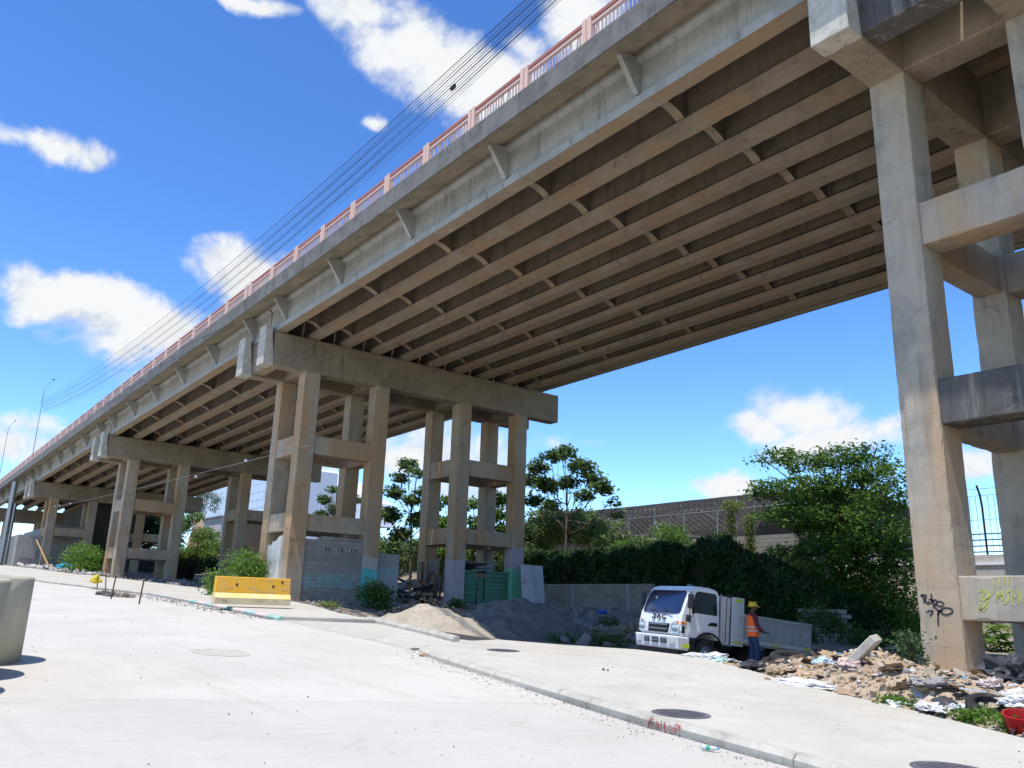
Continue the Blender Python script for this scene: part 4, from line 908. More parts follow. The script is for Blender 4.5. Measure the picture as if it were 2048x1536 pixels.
p = PY(1285, 1085, 50); mrf = MB().hexa([(-1.7, -1, 0), (1.9, -1, .05), (1.9, 1.2, .4), (-1.7, 1.2, .35)], [(-1.7, -1, .06), (1.9, -1, .11), (1.9, 1.2, .46), (-1.7, 1.2, .41)])
sr = thing('small_shed', 'small shed with a pale flat roof above the hedge', 'shed', tuple(p)); mrf.build('roof', M_steel, sr); MB().box(-1.5, 1.7, -.8, 1, -1.2, -.005).build('wall', M_dirt, sr)

# ------------------------------------------------------------------ things seen through the far piers
bw = thing('white_hall', 'white gabled metal hall seen through the left bay of the walled pier', 'building', tuple(PY(650, 1040, 85)))
def rel(o, px, py, Y): return PY(px, py, Y) - o.location
a, b_, c, d_, e_ = rel(bw, 610, 935, 85), rel(bw, 632, 955, 85), rel(bw, 672, 985, 85), rel(bw, 672, 1050, 85), rel(bw, 610, 1050, 85)
M_clad = plain('white_cladding', (.62, .65, .70), .5, var=.08)
MB().prism([(e_.x, e_.z), (d_.x + 6, d_.z), (c.x + 6, c.z - 2.2), (c.x, c.z), (a.x, a.z)], 'y', 0, 12).build('wall', M_clad, bw)
for k_ in range(6): MB().box(a.x + .4 + k_ * 1.3, a.x + .46 + k_ * 1.3, -.06, -.003, e_.z, c.z - .4).build('seam', M_steel, bw)
q = rel(bw, 652, 990, 84); MB().box(q.x, q.x + 6, -1.4, -.1, q.z - .15, q.z + .1).build('canopy', M_steel, bw); MB().box(q.x - .5, q.x + 6, -.9, -.1, q.z - 3.2, q.z - .2).build('opening', M_dark, bw)
gb = thing('glass_block_building', 'pale gridded building seen under the second span, left of the walled pier', 'building', tuple(PY(470, 1050, 62)))
a, d_ = rel(gb, 400, 972, 62), rel(gb, 535, 1045, 62)
MB().box(a.x, d_.x, 0, 14, d_.z - 4, a.z).build('wall', M_clad, gb)
nx_, nz_ = 14, 7; pm = MB().box(0, (d_.x - a.x) / nx_ - .14, -.05, 0, 0, (a.z - d_.z) / nz_ - .14).mesh('panel'); pm.materials.append(plain('pale_panel', (.56, .62, .70), .3, var=.05))
for i in range(nx_):
    for j in range(nz_): link('panel', pm, None, gb, loc=(a.x + .07 + i * (d_.x - a.x) / nx_, 0, d_.z + .07 + j * (a.z - d_.z) / nz_))
q0, q1 = rel(gb, 480, 1050, 46), rel(gb, 545, 1130, 46)
MB().box(q0.x, q1.x, q0.y, q0.y + .4, q1.z - 3, q0.z).build('front_wall', concrete('dark_wall', (.085, .07, .055), (.06, .05, .04), GREY, .4, .3), gb)
cf = thing('house', 'low white and pink house behind the orange rocks under the second span', 'house', tuple(PY(420, 1060, 52)))
a, d_ = rel(cf, 398, 1040, 52), rel(cf, 440, 1064, 52); MB().box(a.x, d_.x, 0, 5, d_.z - 3, a.z - .2).build('wall', plain('pinkish_wall', (.60, .55, .53), .8, dirt=(.45, .3, .28)), cf); MB().box(a.x - .3, d_.x + .3, -.4, 5, a.z - .19, a.z).build('roof', M_steel, cf)
for k_ in range(3): MB().box(a.x + .6 + k_ * 1.2, a.x + 1.2 + k_ * 1.2, -.05, -.003, d_.z + .2, a.z - .7).build('window', M_dark, cf)
fb_ = [bl(360, 1050, 43, 2.2, 1.6), bl(352, 1085, 42.5, 1.6, 1.3), bl(412, 1075, 43, 2.0, 1.6), bl(385, 1108, 42, 2.6, 1.2), bl(425, 1095, 43, 1.8, 1.4), bl(350, 1012, 46, 1.5, 1.5), bl(392, 1035, 45, 1.6, 1.3), bl(378, 1010, 46, 1.5, 1.2), bl(345, 1110, 42, 1.5, 1.0), bl(420, 1115, 42, 1.6, 1.0)]
tree('broadleaf_tree', 'sunlit green trees seen between the two far piers beside the orange rock face', tuple(PY(380, 1140, 43)), .2, fb_, 16000, .34, M_lA, seed=61, mat2=M_lD, shell=.3)
wb = [bl(405, 1000, 48, .9, 2.0), bl(430, 1005, 48, .7, 1.6), bl(392, 985, 48, .8, 1.4), bl(418, 985, 48, .7, 1.2)]
tree('weeping_tree', 'wispy grey-green drooping tree under the deck edge left of the walled pier', tuple(PY(400, 1060, 48)), .15, wb, 3000, .26, M_lC, seed=63, spread=.4)
rkp = PY(385, 1100, 44); mound('orange_rocks', rkp.x, 44.6, 2.6, 1.5, 5.2, M_odirt, 'orange rock face among the trees between the far piers', 'rock face', rough=.9, seed=14, steep=3.5, base=lambda x, y: rkp.z - 1.0)
lb_ = [bl(170 + i * 20, 1075 - (i % 2) * 30, 37 + (i % 3), 2.6, 2.4) for i in range(9)] + [bl(190, 1110, 36, 2.5, 1.5), bl(300, 1110, 37, 2.5, 1.4), bl(270, 1020, 39, 2.5, 2.2), bl(310, 1040, 40, 2.2, 2.0), bl(210, 1030, 38, 2.4, 2.2), bl(470, 1110, 41, 2, 1.3), bl(400, 1128, 40, 3, .9), bl(440, 1130, 40, 2.4, .9), bl(360, 1130, 40, 2.4, .9)]
t = thing('dark_fill_thicket', 'dark leaf mass added to fill the darkness behind the far piers', 'thicket', tuple(PY(320, 1110, 38)))
npmesh('foliage', leafcloud(lb_, 26000, .42, 10, .5, .15, .3, seed=66) - np.array(t.location), 4, M_lH, t, kind='stuff')  # dark leaves put in to make the enclosed shade there
bkw = thing('retaining_wall', 'long dark retaining wall behind the shaded ground under the far spans', 'wall', (-90, 52, 0))
m = MB()
for i in range(16):
    x = -46 + i * 4.6; MB().box(x, x + 4.55, random.uniform(-.06, .0), .5, -3, plane(x - 90) + 2.2 + random.uniform(-.3, .3)).build('panel', bpy.data.materials['dark_wall'], bkw)
abt = thing('abutment', 'grey stepped retaining wall with pale doors behind the farthest pier at left', 'abutment', (-140, 12, plane(-140)))
for i, (a, b_, h) in enumerate(((3.5, 7, 3.2), (7, 12, 4.6), (12, 17, 8.0))):
    MB().box(-2, 20, a, b_ - .04, -2, h).build('wall_section', M_panel if i < 2 else bpy.data.materials['dark_wall'], abt)
for y in (4, 8.5): MB().box(20.003, 20.12, y, y + 1.8, .4, 2.8).build('door', M_panel, abt)
MB().box(-2, 4, 17, 22, -2, 8.5).build('wall_section', bpy.data.materials['dark_wall'], abt); MB().box(-2, 4, 22.01, 45, -2, 2.3).build('wall_section', bpy.data.materials['dark_wall'], abt)
fgl = [bl(190, 1060, 34, 2, 1.6), bl(225, 1090, 34, 1.6, 1.4), bl(300, 1060, 36, 1.6, 1.3), bl(280, 1100, 35, 1.5, 1.)]
# right of the near pier: a road on a low bridge with blue-grey rails, plants below
Yr = 60
pa = thing('parapet_bridge', 'low concrete bridge edge with white coping and grey rail fence seen past the nearest pier', 'bridge', tuple(PY(1980, 1140, Yr)))
a, d_ = rel(pa, 1880, 1106, Yr), rel(pa, 2120, 1140, Yr); z1_ = rel(pa, 1985, 1107, Yr).z
MB().box(a.x - 12, d_.x + 8, 0, .5, z1_ - 1.6, z1_ - .75).build('edge_beam', M_kerb, pa); MB().box(a.x - 12, d_.x + 8, -.1, .6, z1_ - .745, z1_ - .55).build('coping', M_white, pa); MB().box(a.x - 12, d_.x + 8, .3, .5, z1_ - .545, z1_ - .05).build('parapet', M_kerb, pa)
M_rail = plain('blue_grey_rail', (.10, .14, .20), .5, .3)
for k_, zz in enumerate((.15, .55, .95, 1.35)): MB().tube([(a.x - 12, .4, z1_ + zz), (d_.x + 8, .4, z1_ + zz)], .05, 5).build('rail', M_rail, pa)
for px in (1745, 1805, 1969, 2075):
    x = rel(pa, px, 1100, Yr).x; MB().tube([(x, .4, z1_ - .1), (x, .4, z1_ + 3.2), (x, .25, z1_ + 4.0), (x, -.1, z1_ + 4.6)], .07, 6).build('post', M_dark, pa)
m = MB()
for k_ in range(70): x = a.x - 9 + k_ * .4; m.box(x - .012, x + .012, .39, .41, z1_ + .1, z1_ + 3.9)
for zz in (2.3, 3.95, 4.4): m.tube([(a.x - 12, .35 - max(0, zz - 3.9) * .5, z1_ + zz), (d_.x + 8, .35, z1_ + zz)], .015, 4)
m.build('wire_mesh', M_rail, pa, kind='stuff')
ban = [bl(1990, 1285, 45.5, 1.2, .9), bl(1965, 1295, 45, .9, .6), bl(2020, 1275, 46, 1.2, 1.1), bl(2000, 1260, 47, 1.6, 1.), bl(2045, 1285, 45.5, 1.1, 1.), bl(1960, 1275, 47, 1.2, .8)]
t = thing('banana_plants', 'bright green leafy plants seen under the yellow graffiti beam', 'plant', tuple(PY(1990, 1310, 45)))
for i in range(150):
    q = ban[i % len(ban)]; c = Vector(q[:3]) + Vector((random.uniform(-1, 1) * q[3], random.uniform(-1, 1), random.uniform(-1, 1) * q[5])); a = random.uniform(0, 6.3); L = random.uniform(.8, 1.5)
    m = MB(); d = Vector((math.cos(a), math.sin(a), .5)); sd = Vector((-math.sin(a), math.cos(a), 0)); pts_ = []
    for k_ in range(6):
        u = k_ / 5; cc = c - t.location + d * L * u + Vector((0, 0, -L * u * u * .7)); wd = .16 * math.sin(math.pi * (.12 + .86 * u)); pts_ += [cc + sd * wd + Vector((0, 0, .04)), cc, cc - sd * wd + Vector((0, 0, .04))]
    m.add(pts_, [(3 * k_, 3 * k_ + 1, 3 * k_ + 4, 3 * k_ + 3) for k_ in range(5)] + [(3 * k_ + 1, 3 * k_ + 2, 3 * k_ + 5, 3 * k_ + 4) for k_ in range(5)])
    m.build('leaf', M_lA if i % 3 else M_lD, t)
gd = thing('low_cottage', 'low house with reddish wall and green patch far behind the bright plants', 'house', tuple(PY(1985, 1262, 70)))
a, d_ = rel(gd, 1955, 1240, 70), rel(gd, 2060, 1275, 70); MB().box(a.x, d_.x, 0, 4, d_.z - 2, a.z).build('wall', plain('teal_wall', (.12, .25, .22), .8, dirt=(.3, .12, .1)), gd); MB().box(a.x - .5, d_.x + .5, -.5, 4, a.z + .003, a.z + .2).build('roof', M_dark, gd)
dk = tag(MB().box(-14, 16, 47, 47.4, -3, .9).build('boundary_wall', bpy.data.materials['dark_wall']), 'dark boundary wall far behind the nearest pier', 'wall')
# bushes at the pier feet
for (px, py, Y, r, h, n, s_, mt, lb) in (
    (495, 1165, 17.2, 1.15, 1.75, 3600, .16, M_lA, 'tall leafy green bush against the whitewashed wall behind the barrier'),
    (440, 1195, 14.6, .85, 1.3, 2200, .15, M_lA, 'lower leafy bush at the left end of the yellow barrier'),
    (752, 1208, 20.8, .85, 1.15, 2600, .15, M_lB, 'dark round bush at the foot of the cyan painted column'),
    (173, 1166, 17.2, 2.1, 2.6, 4200, .26, M_lA, 'broad green bush left of the third pier'),
    (38, 1140, 17.5, 3.6, 2.4, 4200, .4, M_lC, 'weedy shrubs under the farthest pier at the left edge'),
    (660, 1212, 17.6, .55, .3, 500, .1, M_lD, 'dry weeds at the foot of the block wall'),
    (912, 1222, 27, .5, .45, 500, .14, M_lB, 'small dark weeds at the foot of the lilac column'),
    (1826, 1335, 16.9, .2, .8, 800, .09, M_lC, 'scraggly shrub growing against the left foot of the nearest pier')):
    p = PY(px, py, Y); z = gz(p.x, p.y); bush('bush' if h > .5 else 'weeds', lb, (p.x, p.y, max(z, p.z - .1) - .05), r, h, n, s_, mt, seed=int(px))

# ------------------------------------------------------------------ the dump truck
TH = rad(11); tp = PG(1366, 1318) ; 
TP = Vector((-16.35, 18.75, -1.47)); dr_ = Vector((math.sin(TH), math.cos(TH), 0)); rt_ = Vector((math.cos(TH), -math.sin(TH), 0))
trk = thing('dump_truck', 'white cab-over dump truck facing the street with dark windscreen and grey tipper bed', 'truck', TP - rt_ * 1.0, rot=(rad(-5.3), rad(1.0), -TH))
M_cab = plain('white_truck_paint', (.72, .72, .72), .28, var=.04, bump=.0, extra={'Coat Weight': .4, 'Coat Roughness': .1})
M_bed = plain('bed_grey_paint', (.42, .42, .40), .6, var=.2, dirt=(.24, .21, .18), scale=3.)
M_bedl = plain('headboard_light', (.62, .60, .57), .55, var=.15, dirt=(.4, .3, .26), scale=2.)
M_glass = plain('dark_glass', (.012, .02, .06), .06, var=.05, bump=0, extra={'Coat Weight': 1., 'Coat Roughness': .03})
M_sglass = plain('side_glass', (.008, .009, .012), .25, var=.05, bump=0)
M_blackp = plain('black_plastic', (.02, .02, .022), .5)
M_tyre = plain('tyre_rubber', (.025, .024, .023), .85, dirt=(.10, .085, .07), bump=.4)
M_rim = plain('grey_rim', (.36, .36, .35), .6, .3, dirt=(.2, .17, .14))
M_lamp = plain('lamp_clear', (.55, .57, .60), .12, .4, var=.1, extra={'Coat Weight': 1.})
M_amber = plain('lamp_amber', (.75, .22, .02), .2, extra={'Coat Weight': 1.})
M_refl = plain('yellow_reflector', (.62, .68, .05), .5)
def tap(m, zt=1.4, k=.07):  # tumblehome above the waist
    m.v = [((x * (1 - k * max(0, min(1, (z - zt) / .85)))), y, z) for x, y, z in m.v]; return m
arc = [(.96 + .52 * math.cos(a), .42 + .56 * math.sin(a)) for a in np.linspace(math.pi * .23, math.pi * .77, 9)]
prof = [(0.04, .80), (-.03, .95), (-.05, 1.15), (-.01, 1.40), (.10, 1.72), (.25, 2.08), (.36, 2.20), (.60, 2.26), (1.0, 2.27), (1.28, 2.22), (1.36, 2.08), (1.38, .98)] + arc
cabm = tap(MB().prism(prof, 'x', -1.0, 1.0)); cab = cabm.build('cab', M_cab, trk, bevel=.035)
# windscreen: a curved sheet proud of the front
def front_y(z): 
    P_ = [(z_, y_) for y_, z_ in prof[:8]]
    for (za, ya), (zb, yb) in zip(P_, P_[1:]):
        if za <= z <= zb: return ya + (yb - ya) * (z - za) / (zb - za)
    return P_[-1][1]
def sheet(x0f, z0, z1, nx, nz, proud, th=.02, curve=.05):
    m = MB(); vs = []
    for j in range(nz + 1):
        z = z0 + (z1 - z0) * j / nz; hw = x0f(z)
        for i in range(nx + 1):
            x = -hw + 2 * hw * i / nx; vs.append((x, front_y(z) - proud + curve * (x / 1.0) ** 4 * 1.2, z))
    k = len(vs); vs += [(x, y + th, z) for x, y, z in vs]; n = nx + 1
    fs = [(j * n + i, j * n + i + 1, (j + 1) * n + i + 1, (j + 1) * n + i) for j in range(nz) for i in range(nx)]
    m.add(vs, fs + [tuple(k + q for q in f[::-1]) for f in fs]); return m
ws = sheet(lambda z: .90 - .05 * max(0, (z - 1.5)) - (.08 if z > 2.05 else 0) - (.05 if z < 1.47 else 0), 1.43, 2.10, 12, 8, .035, .03, .03).build('windscreen', M_glass, trk, True)
for s in (-.35, .35):
    MB().tube([(s + .25, front_y(1.42) - .06, 1.41), (s - .18, front_y(1.5) - .07, 1.52)], .012, 5).build('wiper', M_blackp, trk)
MB().lathe([(.05, 0), (.05, .004)], 16, (-.42, front_y(1.86) - .045, 1.86), 'y').build('windscreen_sticker', plain('sticker_yellow', (.5, .55, .3), .5), ws)
MB().box(-.14, .14, front_y(2.14) - .03, front_y(2.14), 2.12, 2.15).build('roof_marker', M_lamp, trk)
# front panel below the screen, grille, lamps, bumper
for i in range(4):
    MB().box(-.42 - .0, .42, -.085, -.04, .895 + i * .062, .930 + i * .062).build('grille_bar', M_blackp if i % 2 == 0 else M_steel, trk)
MB().box(-.50, .50, -.062, -.02, .875, 1.13).build('grille', M_blackp, trk)
for s in (-1, 1):
    MB().hexa([(s * .50, -.09, .87), (s * .56, -.09, .87), (s * .56, -.02, .87), (s * .50, -.02, .87)], [(s * .58, -.09, 1.14), (s * .64, -.09, 1.14), (s * .64, -.02, 1.14), (s * .58, -.02, 1.14)]).build('grille_trim', M_cab, trk)
    hl = MB().hexa([(s * .60, -.085, .86), (s * .95, -.06, .88), (s * .95, .1, .88), (s * .60, .0, .86)], [(s * .68, -.085, 1.10), (s * .97, -.06, 1.10), (s * .97, .1, 1.10), (s * .68, .0, 1.10)]).build('headlight', M_lamp, trk)
    for xx in (.73, .85): MB().lathe([(.055, -.10), (.06, -.092)], 14, (s * xx, 0, .98), 'y').build('bulb', M_steel, hl)
    MB().hexa([(s * .62, -.075, 1.135), (s * .82, -.07, 1.135), (s * .82, 0, 1.135), (s * .62, 0, 1.135)], [(s * .68, -.06, 1.20), (s * .82, -.06, 1.21), (s * .82, 0, 1.21), (s * .68, 0, 1.20)]).build('marker_lamp', M_lamp, trk)
    MB().hexa([(s * .823, -.075, 1.13), (s * 1.012, -.03, 1.13), (s * 1.012, .17, 1.15), (s * .823, 0, 1.13)], [(s * .823, -.065, 1.215), (s * 1.012, -.02, 1.22), (s * 1.012, .15, 1.19), (s * .823, 0, 1.21)]).build('turn_signal', M_amber, trk)
    MB().box(s * 1.0 - .012, s * 1.0 + .012, -.0, .10, .90, 1.09).build('lamp_side', M_blackp, trk)
bp = MB().hexa([(-1.0, -.10, .44), (1.0, -.10, .44), (1.0, .30, .44), (-1.0, .30, .44)], [(-1.02, -.16, .80), (1.02, -.16, .80), (1.02, .30, .80), (-1.02, .30, .80)]).build('bumper', M_cab, trk, bevel=.03)
for x, w_, mt, n_ in ((-.42, .12, M_blackp, 'air_slot'), (.38, .14, M_blackp, 'air_slot'), (-.02, .15, M_blackp, 'number_plate'), (-.80, .11, M_lamp, 'fog_lamp'), (.78, .13, M_lamp, 'fog_lamp')):
    q = MB().box(x - w_, x + w_, -.158, -.12, .58, .72).build(n_, mt, bp)
    if n_ == 'air_slot':
        for k_ in range(4): MB().box(x - w_ + .02, x + w_ - .02, -.163, -.15, .60 + k_ * .03, .612 + k_ * .03).build('slat', M_steel, q)
for xa in (-.14, -.04, .05): MB().box(xa, xa + .06, -.163, -.157, .62, .68).build('plate_mark', M_steel, bp)
MB().box(-.95, .95, -.02, .25, .30, .437).build('under_panel', M_blackp, trk)
M_badge = plain('badge_dark', (.06, .06, .065), .4, .3)
def bar_(m, a, b_, wd=.03):
    a, b_ = Vector(a), Vector(b_); d = (b_ - a).normalized(); sd = Vector((-d.y, d.x)) * wd * .5; a = a - d * wd * .3; b_ = b_ + d * wd * .3
    q = [a + sd, b_ + sd, b_ - sd, a - sd]; m.hexa([(p.x, -.088, p.y) for p in q], [(p.x, -.060, p.y) for p in q])
for nm_, x0_, segs in (('letter_j', -.31, [((.09, .13), (.09, .035)), ((.09, .035), (.06, .0)), ((.06, 0), (.02, .0)), ((.02, 0), (-.01, .03)), ((.045, .13), (.12, .13))]),
                      ('letter_a', -.07, [((0, 0), (.065, .13)), ((.065, .13), (.13, 0)), ((.03, .045), (.10, .045))]),
                      ('letter_c', .17, [((.12, .105), (.09, .13)), ((.09, .13), (.04, .13)), ((.04, .13), (.0, .095)), ((0, .095), (0, .035)), ((0, .035), (.04, 0)), ((.04, 0), (.09, 0)), ((.09, 0), (.12, .025))])):
    m = MB()
    for a_, b_ in segs: bar_(m, (x0_ + a_[0] * 1.1, 1.255 + a_[1] * .95), (x0_ + b_[0] * 1.1, 1.255 + b_[1] * .95))
    m.build(nm_, M_badge, trk)
# doors, glass, mirrors
for s in (1, -1):
    def px_(m, s=s): m.v = [(s * x, y, z) for x, y, z in m.v]; return m
    dpts = [(.30, 1.30), (.36, 1.42), (.46, 1.50), (1.30, 1.50), (1.30, 1.02), (1.22, 1.05), (.96, 1.06), (.66, 1.0), (.45, .90), (.30, .86)]
    dr = px_(MB().prism([(y, z) for y, z in dpts], 'x', 1.0, 1.013)).build('door', M_cab, trk)
    wpts = [(.36, 1.46), (.33, 1.62), (.48, 2.06), (.56, 2.12), (1.20, 2.12), (1.25, 2.06), (1.25, 1.46)]
    wm = MB().prism(wpts, 'x', .955, 1.006); wm.v = [(x * (1 - .07 * max(0, min(1, (z - 1.4) / .85))), y, z) for x, y, z in wm.v]
    px_(wm).build('side_window', M_sglass, dr)
    px_(MB().box(1.013, 1.03, 1.04, 1.24, 1.20, 1.30).add([(1.018, .92, 1.19), (1.018, 1.04, 1.20), (1.018, 1.04, 1.30), (1.018, .92, 1.24)], [(0, 1, 2, 3)])).build('door_handle', M_blackp, dr)
    px_(MB().hexa([(1.05, .10, 1.60), (1.24, .12, 1.60), (1.24, .20, 1.60), (1.05, .18, 1.60)], [(1.05, .10, 2.0), (1.24, .12, 2.0), (1.24, .20, 2.0), (1.05, .18, 2.0)])).build('mirror', M_blackp, trk, bevel=.02)
    px_(MB().tube([(.96, .30, 2.05), (1.14, .14, 2.06), (1.15, .14, 1.3), (1.0, .25, 1.25)], .016, 6)).build('mirror_arm', M_blackp, trk)
    px_(MB().box(1.06, 1.20, .06, .16, 1.22, 1.42)).build('lower_mirror', M_blackp, trk, bevel=.02)
    px_(MB().box(1.0, 1.012, .05, .30, .50, .62)).build('reflector', M_refl, trk)
    px_(MB().box(.8, .995, .32, .5, .46, .8)).build('mudflap', M_blackp, trk)
    # wheel arch lining
    arcm = MB()
    for i in range(8):
        a0, a1 = math.pi * (.12 + .76 * i / 8), math.pi * (.12 + .76 * (i + 1) / 8); pr = []
        for r__ in (.56, .60): pr += [(.96 + r__ * math.cos(a0), .42 + r__ * math.sin(a0)), (.96 + r__ * math.cos(a1), .42 + r__ * math.sin(a1))]
        arcm.prism([pr[0], pr[1], pr[3], pr[2]], 'x', .72, 1.02)
    px_(arcm).build('wheel_arch', M_blackp, trk)
def wheel(x, y, r=.41, wd=.24, dual=False):
    q = MB().lathe([(.24, -wd / 2), (r - .04, -wd / 2), (r, -wd / 2 + .04), (r, wd / 2 - .04), (r - .04, wd / 2), (.24, wd / 2), (.235, wd / 2 - .05)], 36, (0, 0, 0), 'x').build('wheel', M_tyre, trk, True); q.location = (x, y, r)
    s = 1 if x > 0 else -1
    MB().lathe([(.238, s * (wd / 2 - .005)), (.215, s * (wd / 2 - .01)), (.20, s * (wd / 2 - .07)), (.10, s * (wd / 2 - .05)), (.10, s * (wd / 2 + .02)), (.06, s * (wd / 2 + .03)), (0.001, s * (wd / 2 + .03))], 28, (0, 0, 0), 'x').build('rim', M_rim, q, True)
    m = MB()
    for k_ in range(6): a = k_ * math.pi / 3; m.lathe([(.014, s * (wd / 2 - .06)), (.014, s * (wd / 2 - .03))], 8, (0, .155 * math.cos(a), .155 * math.sin(a)), 'x')
    m.build('bolts', M_steel, q); return q
for x in (-.84, .84): wheel(x, .96)
for x in (-.86, .86, -.60, .60): wheel(x, 3.75)
for x in (-.38, .38): MB().box(x - .04, x + .04, .3, 5.1, .52, .70).build('frame_rail', M_blackp, trk)
MB().box(.45, .95, 2.55, 3.2, .38, .72).build('fuel_tank', M_blackp, trk, bevel=.03)
MB().box(-.9, -.5, 2.4, 3.2, .38, .72).build('battery_box', M_blackp, trk)
MB().tube([(-.8, 3.75, .41), (.8, 3.75, .41)], .06, 8).build('rear_axle', M_blackp, trk)
# tipper bed
bed = MB()
bed.box(-.98, .98, 2.25, 4.95, .80, .90); bed.box(-1.0, -.95, 2.25, 4.95, .903, 1.60); bed.box(.95, 1.0, 2.25, 4.95, .903, 1.60)
bed.build('bed', M_bed, trk)
MB().box(-.98, .98, 4.955, 5.0, .86, 1.60).build('tailgate', M_bed, trk)
for s in (-1, 1):
    MB().box(s * 1.015 - .03, s * 1.015 + .03, 2.25, 4.96, 1.60, 1.68).build('top_rail', M_bed, trk); MB().box(s * 1.015 - .03, s * 1.015 + .03, 2.25, 4.96, .86, .96).build('bottom_rail', M_bedl, trk)
    for k_ in range(8): MB().hexa([(s * 1.001, 2.36 + k_ * .33, .963), (s * 1.06, 2.375 + k_ * .33, .963), (s * 1.06, 2.445 + k_ * .33, .963), (s * 1.001, 2.46 + k_ * .33, .963)], [(s * 1.001, 2.36 + k_ * .33, 1.597), (s * 1.035, 2.375 + k_ * .33, 1.597), (s * 1.035, 2.445 + k_ * .33, 1.597), (s * 1.001, 2.46 + k_ * .33, 1.597)]).build('rib', M_bed, trk)
    MB().box(s * 1.047 - .003, s * 1.047 + .003, 3.4, 3.65, .88, .94).build('reflector', M_refl, trk); MB().box(s * 1.047 - .003, s * 1.047 + .003, 4.6, 4.9, .88, .95).build('reflector', M_refl, trk)
    MB().box(s * 1.02 - .01, s * 1.02 + .01, 1.9, 2.16, 2.0, 2.07).build('reflector', M_refl, trk); MB().box(s * 1.02 - .01, s * 1.02 + .01, 1.9, 2.16, .80, .87).build('reflector', M_refl, trk)
    MB().box(s * .985 - .03, s * .985 + .03, 1.82, 2.245, .74, 2.12).build('headboard_side', M_bedl, trk)
MB().box(-.95, .95, 2.15, 2.20, .86, 2.11).build('headboard', M_bedl, trk); MB().box(-.90, .90, 1.48, 1.815, .74, 2.10).build('front_box', M_bedl, trk)
for x in (-.5, 0, .5, .88): MB().box(x - .02, x + .02, 1.46, 1.48, .8, 2.15).build('seam', M_bed, trk)
MB().box(.903, .915, 1.66, 1.675, .78, 2.18).build('seam', M_blackp, trk)
MB().box(.85, .98, 1.72, 1.80, 2.09, 2.18).build('hinge', M_blackp, trk)

# ------------------------------------------------------------------ the worker
def skin(name, V, E, mat, parent, sub=2, smooth=True, root=0):
    me = bpy.data.meshes.new(name); me.from_pydata([v[:3] for v in V], E, []); o = bpy.data.objects.new(name, me); COL.objects.link(o); me.materials.append(mat)
    o.modifiers.new('skin', 'SKIN'); sk_ = me.skin_vertices[0].data
    for i, v in enumerate(V):
        r = v[3]; sk_[i].radius = r if isinstance(r, tuple) else (r, r); sk_[i].use_root = (i == root)
    o.modifiers['skin'].use_smooth_shade = smooth; s = o.modifiers.new('sub', 'SUBSURF'); s.levels = sub; s.render_levels = sub
    o.parent = parent; return o
HT = PY(1503, 1205, 20.6)   # top of the helmet
wz = HT.z - 1.80
wk = thing('person', 'worker in orange vest, yellow hard hat and jeans standing beside the truck bed', 'person', (HT.x, HT.y, wz), rz=rad(-28))
# local: +y forward (facing away from us), +x to his right
M_skin = plain('skin_dark', (.10, .055, .035), .5, var=.05); M_jean = plain('jeans', (.035, .06, .12), .9, var=.2, bump=.4, scale=12); M_shirt = plain('plaid_shirt', (.16, .03, .05), .9, var=.4, dirt=(.05, .02, .05), scale=18)
M_vest = plain('vest_orange', (.95, .16, .03), .75, var=.08, bump=.3); M_hat = plain('hat_yellow', (.85, .50, .02), .35, var=.03, bump=0); M_tape = plain('reflective_tape', (.55, .45, .40), .35); M_boot = plain('boots', (.05, .035, .025), .7)
BV = [(0, 0, .96, (.15, .11)), (0, .01, 1.12, (.135, .10)), (0, .0, 1.30, (.16, .11)), (0, .0, 1.43, (.13, .09)), (0, .02, 1.51, .055), (0, .04, 1.60, (.078, .09)), (0, .04, 1.68, (.076, .092)), (0, .035, 1.735, .06)]
BE = [(i, i + 1) for i in range(7)]
def limb(pts, at):
    o = len(BV); BV.extend(pts); BE.append((at, o)); BE.extend((o + i, o + i + 1) for i in range(len(pts) - 1)); return len(BV) - 1
LH = limb([(-.18, 0, 1.41, .062), (-.25, .02, 1.20, .047), (-.27, .08, 1.12, .042), (-.23, .24, 1.02, .036), (-.21, .30, 1.00, .028), (-.20, .36, .985, (.04, .02))], 3)
RH = limb([(.18, 0, 1.41, .062), (.25, .0, 1.20, .047), (.27, .05, 1.12, .042), (.24, .20, 1.0, .036), (.225, .26, .98, .028), (.21, .32, .965, (.04, .02))], 3)
for hx, hy_, hz, s in ((-.20, .36, .985, -1), (.21, .32, .965, 1)):
    at = LH if s < 0 else RH
    for k_ in range(4):
        fx = hx + (k_ - 1.5) * .019; L = (.07, .08, .076, .06)[k_]; limb([(fx, hy_ + .035, hz, .0095), (fx, hy_ + .035 + L * .5, hz - .012, .009), (fx, hy_ + .03 + L * .8, hz - .04, .008)], at)
    limb([(hx - s * .04, hy_ - .01, hz, .011), (hx - s * .055, hy_ + .03, hz - .01, .010)], at - 1)
limb([(-.10, 0, .90, (.095, .10)), (-.115, .03, .50, .06), (-.12, -.01, .28, .052), (-.12, -.02, .09, .04), (-.13, .10, .035, .035)], 0)
limb([(.10, 0, .90, (.095, .10)), (.105, .06, .50, .06), (.10, .04, .28, .052), (.10, .01, .09, .04), (.11, .13, .035, .035)], 0)
skin('body', BV, BE, M_skin, wk)
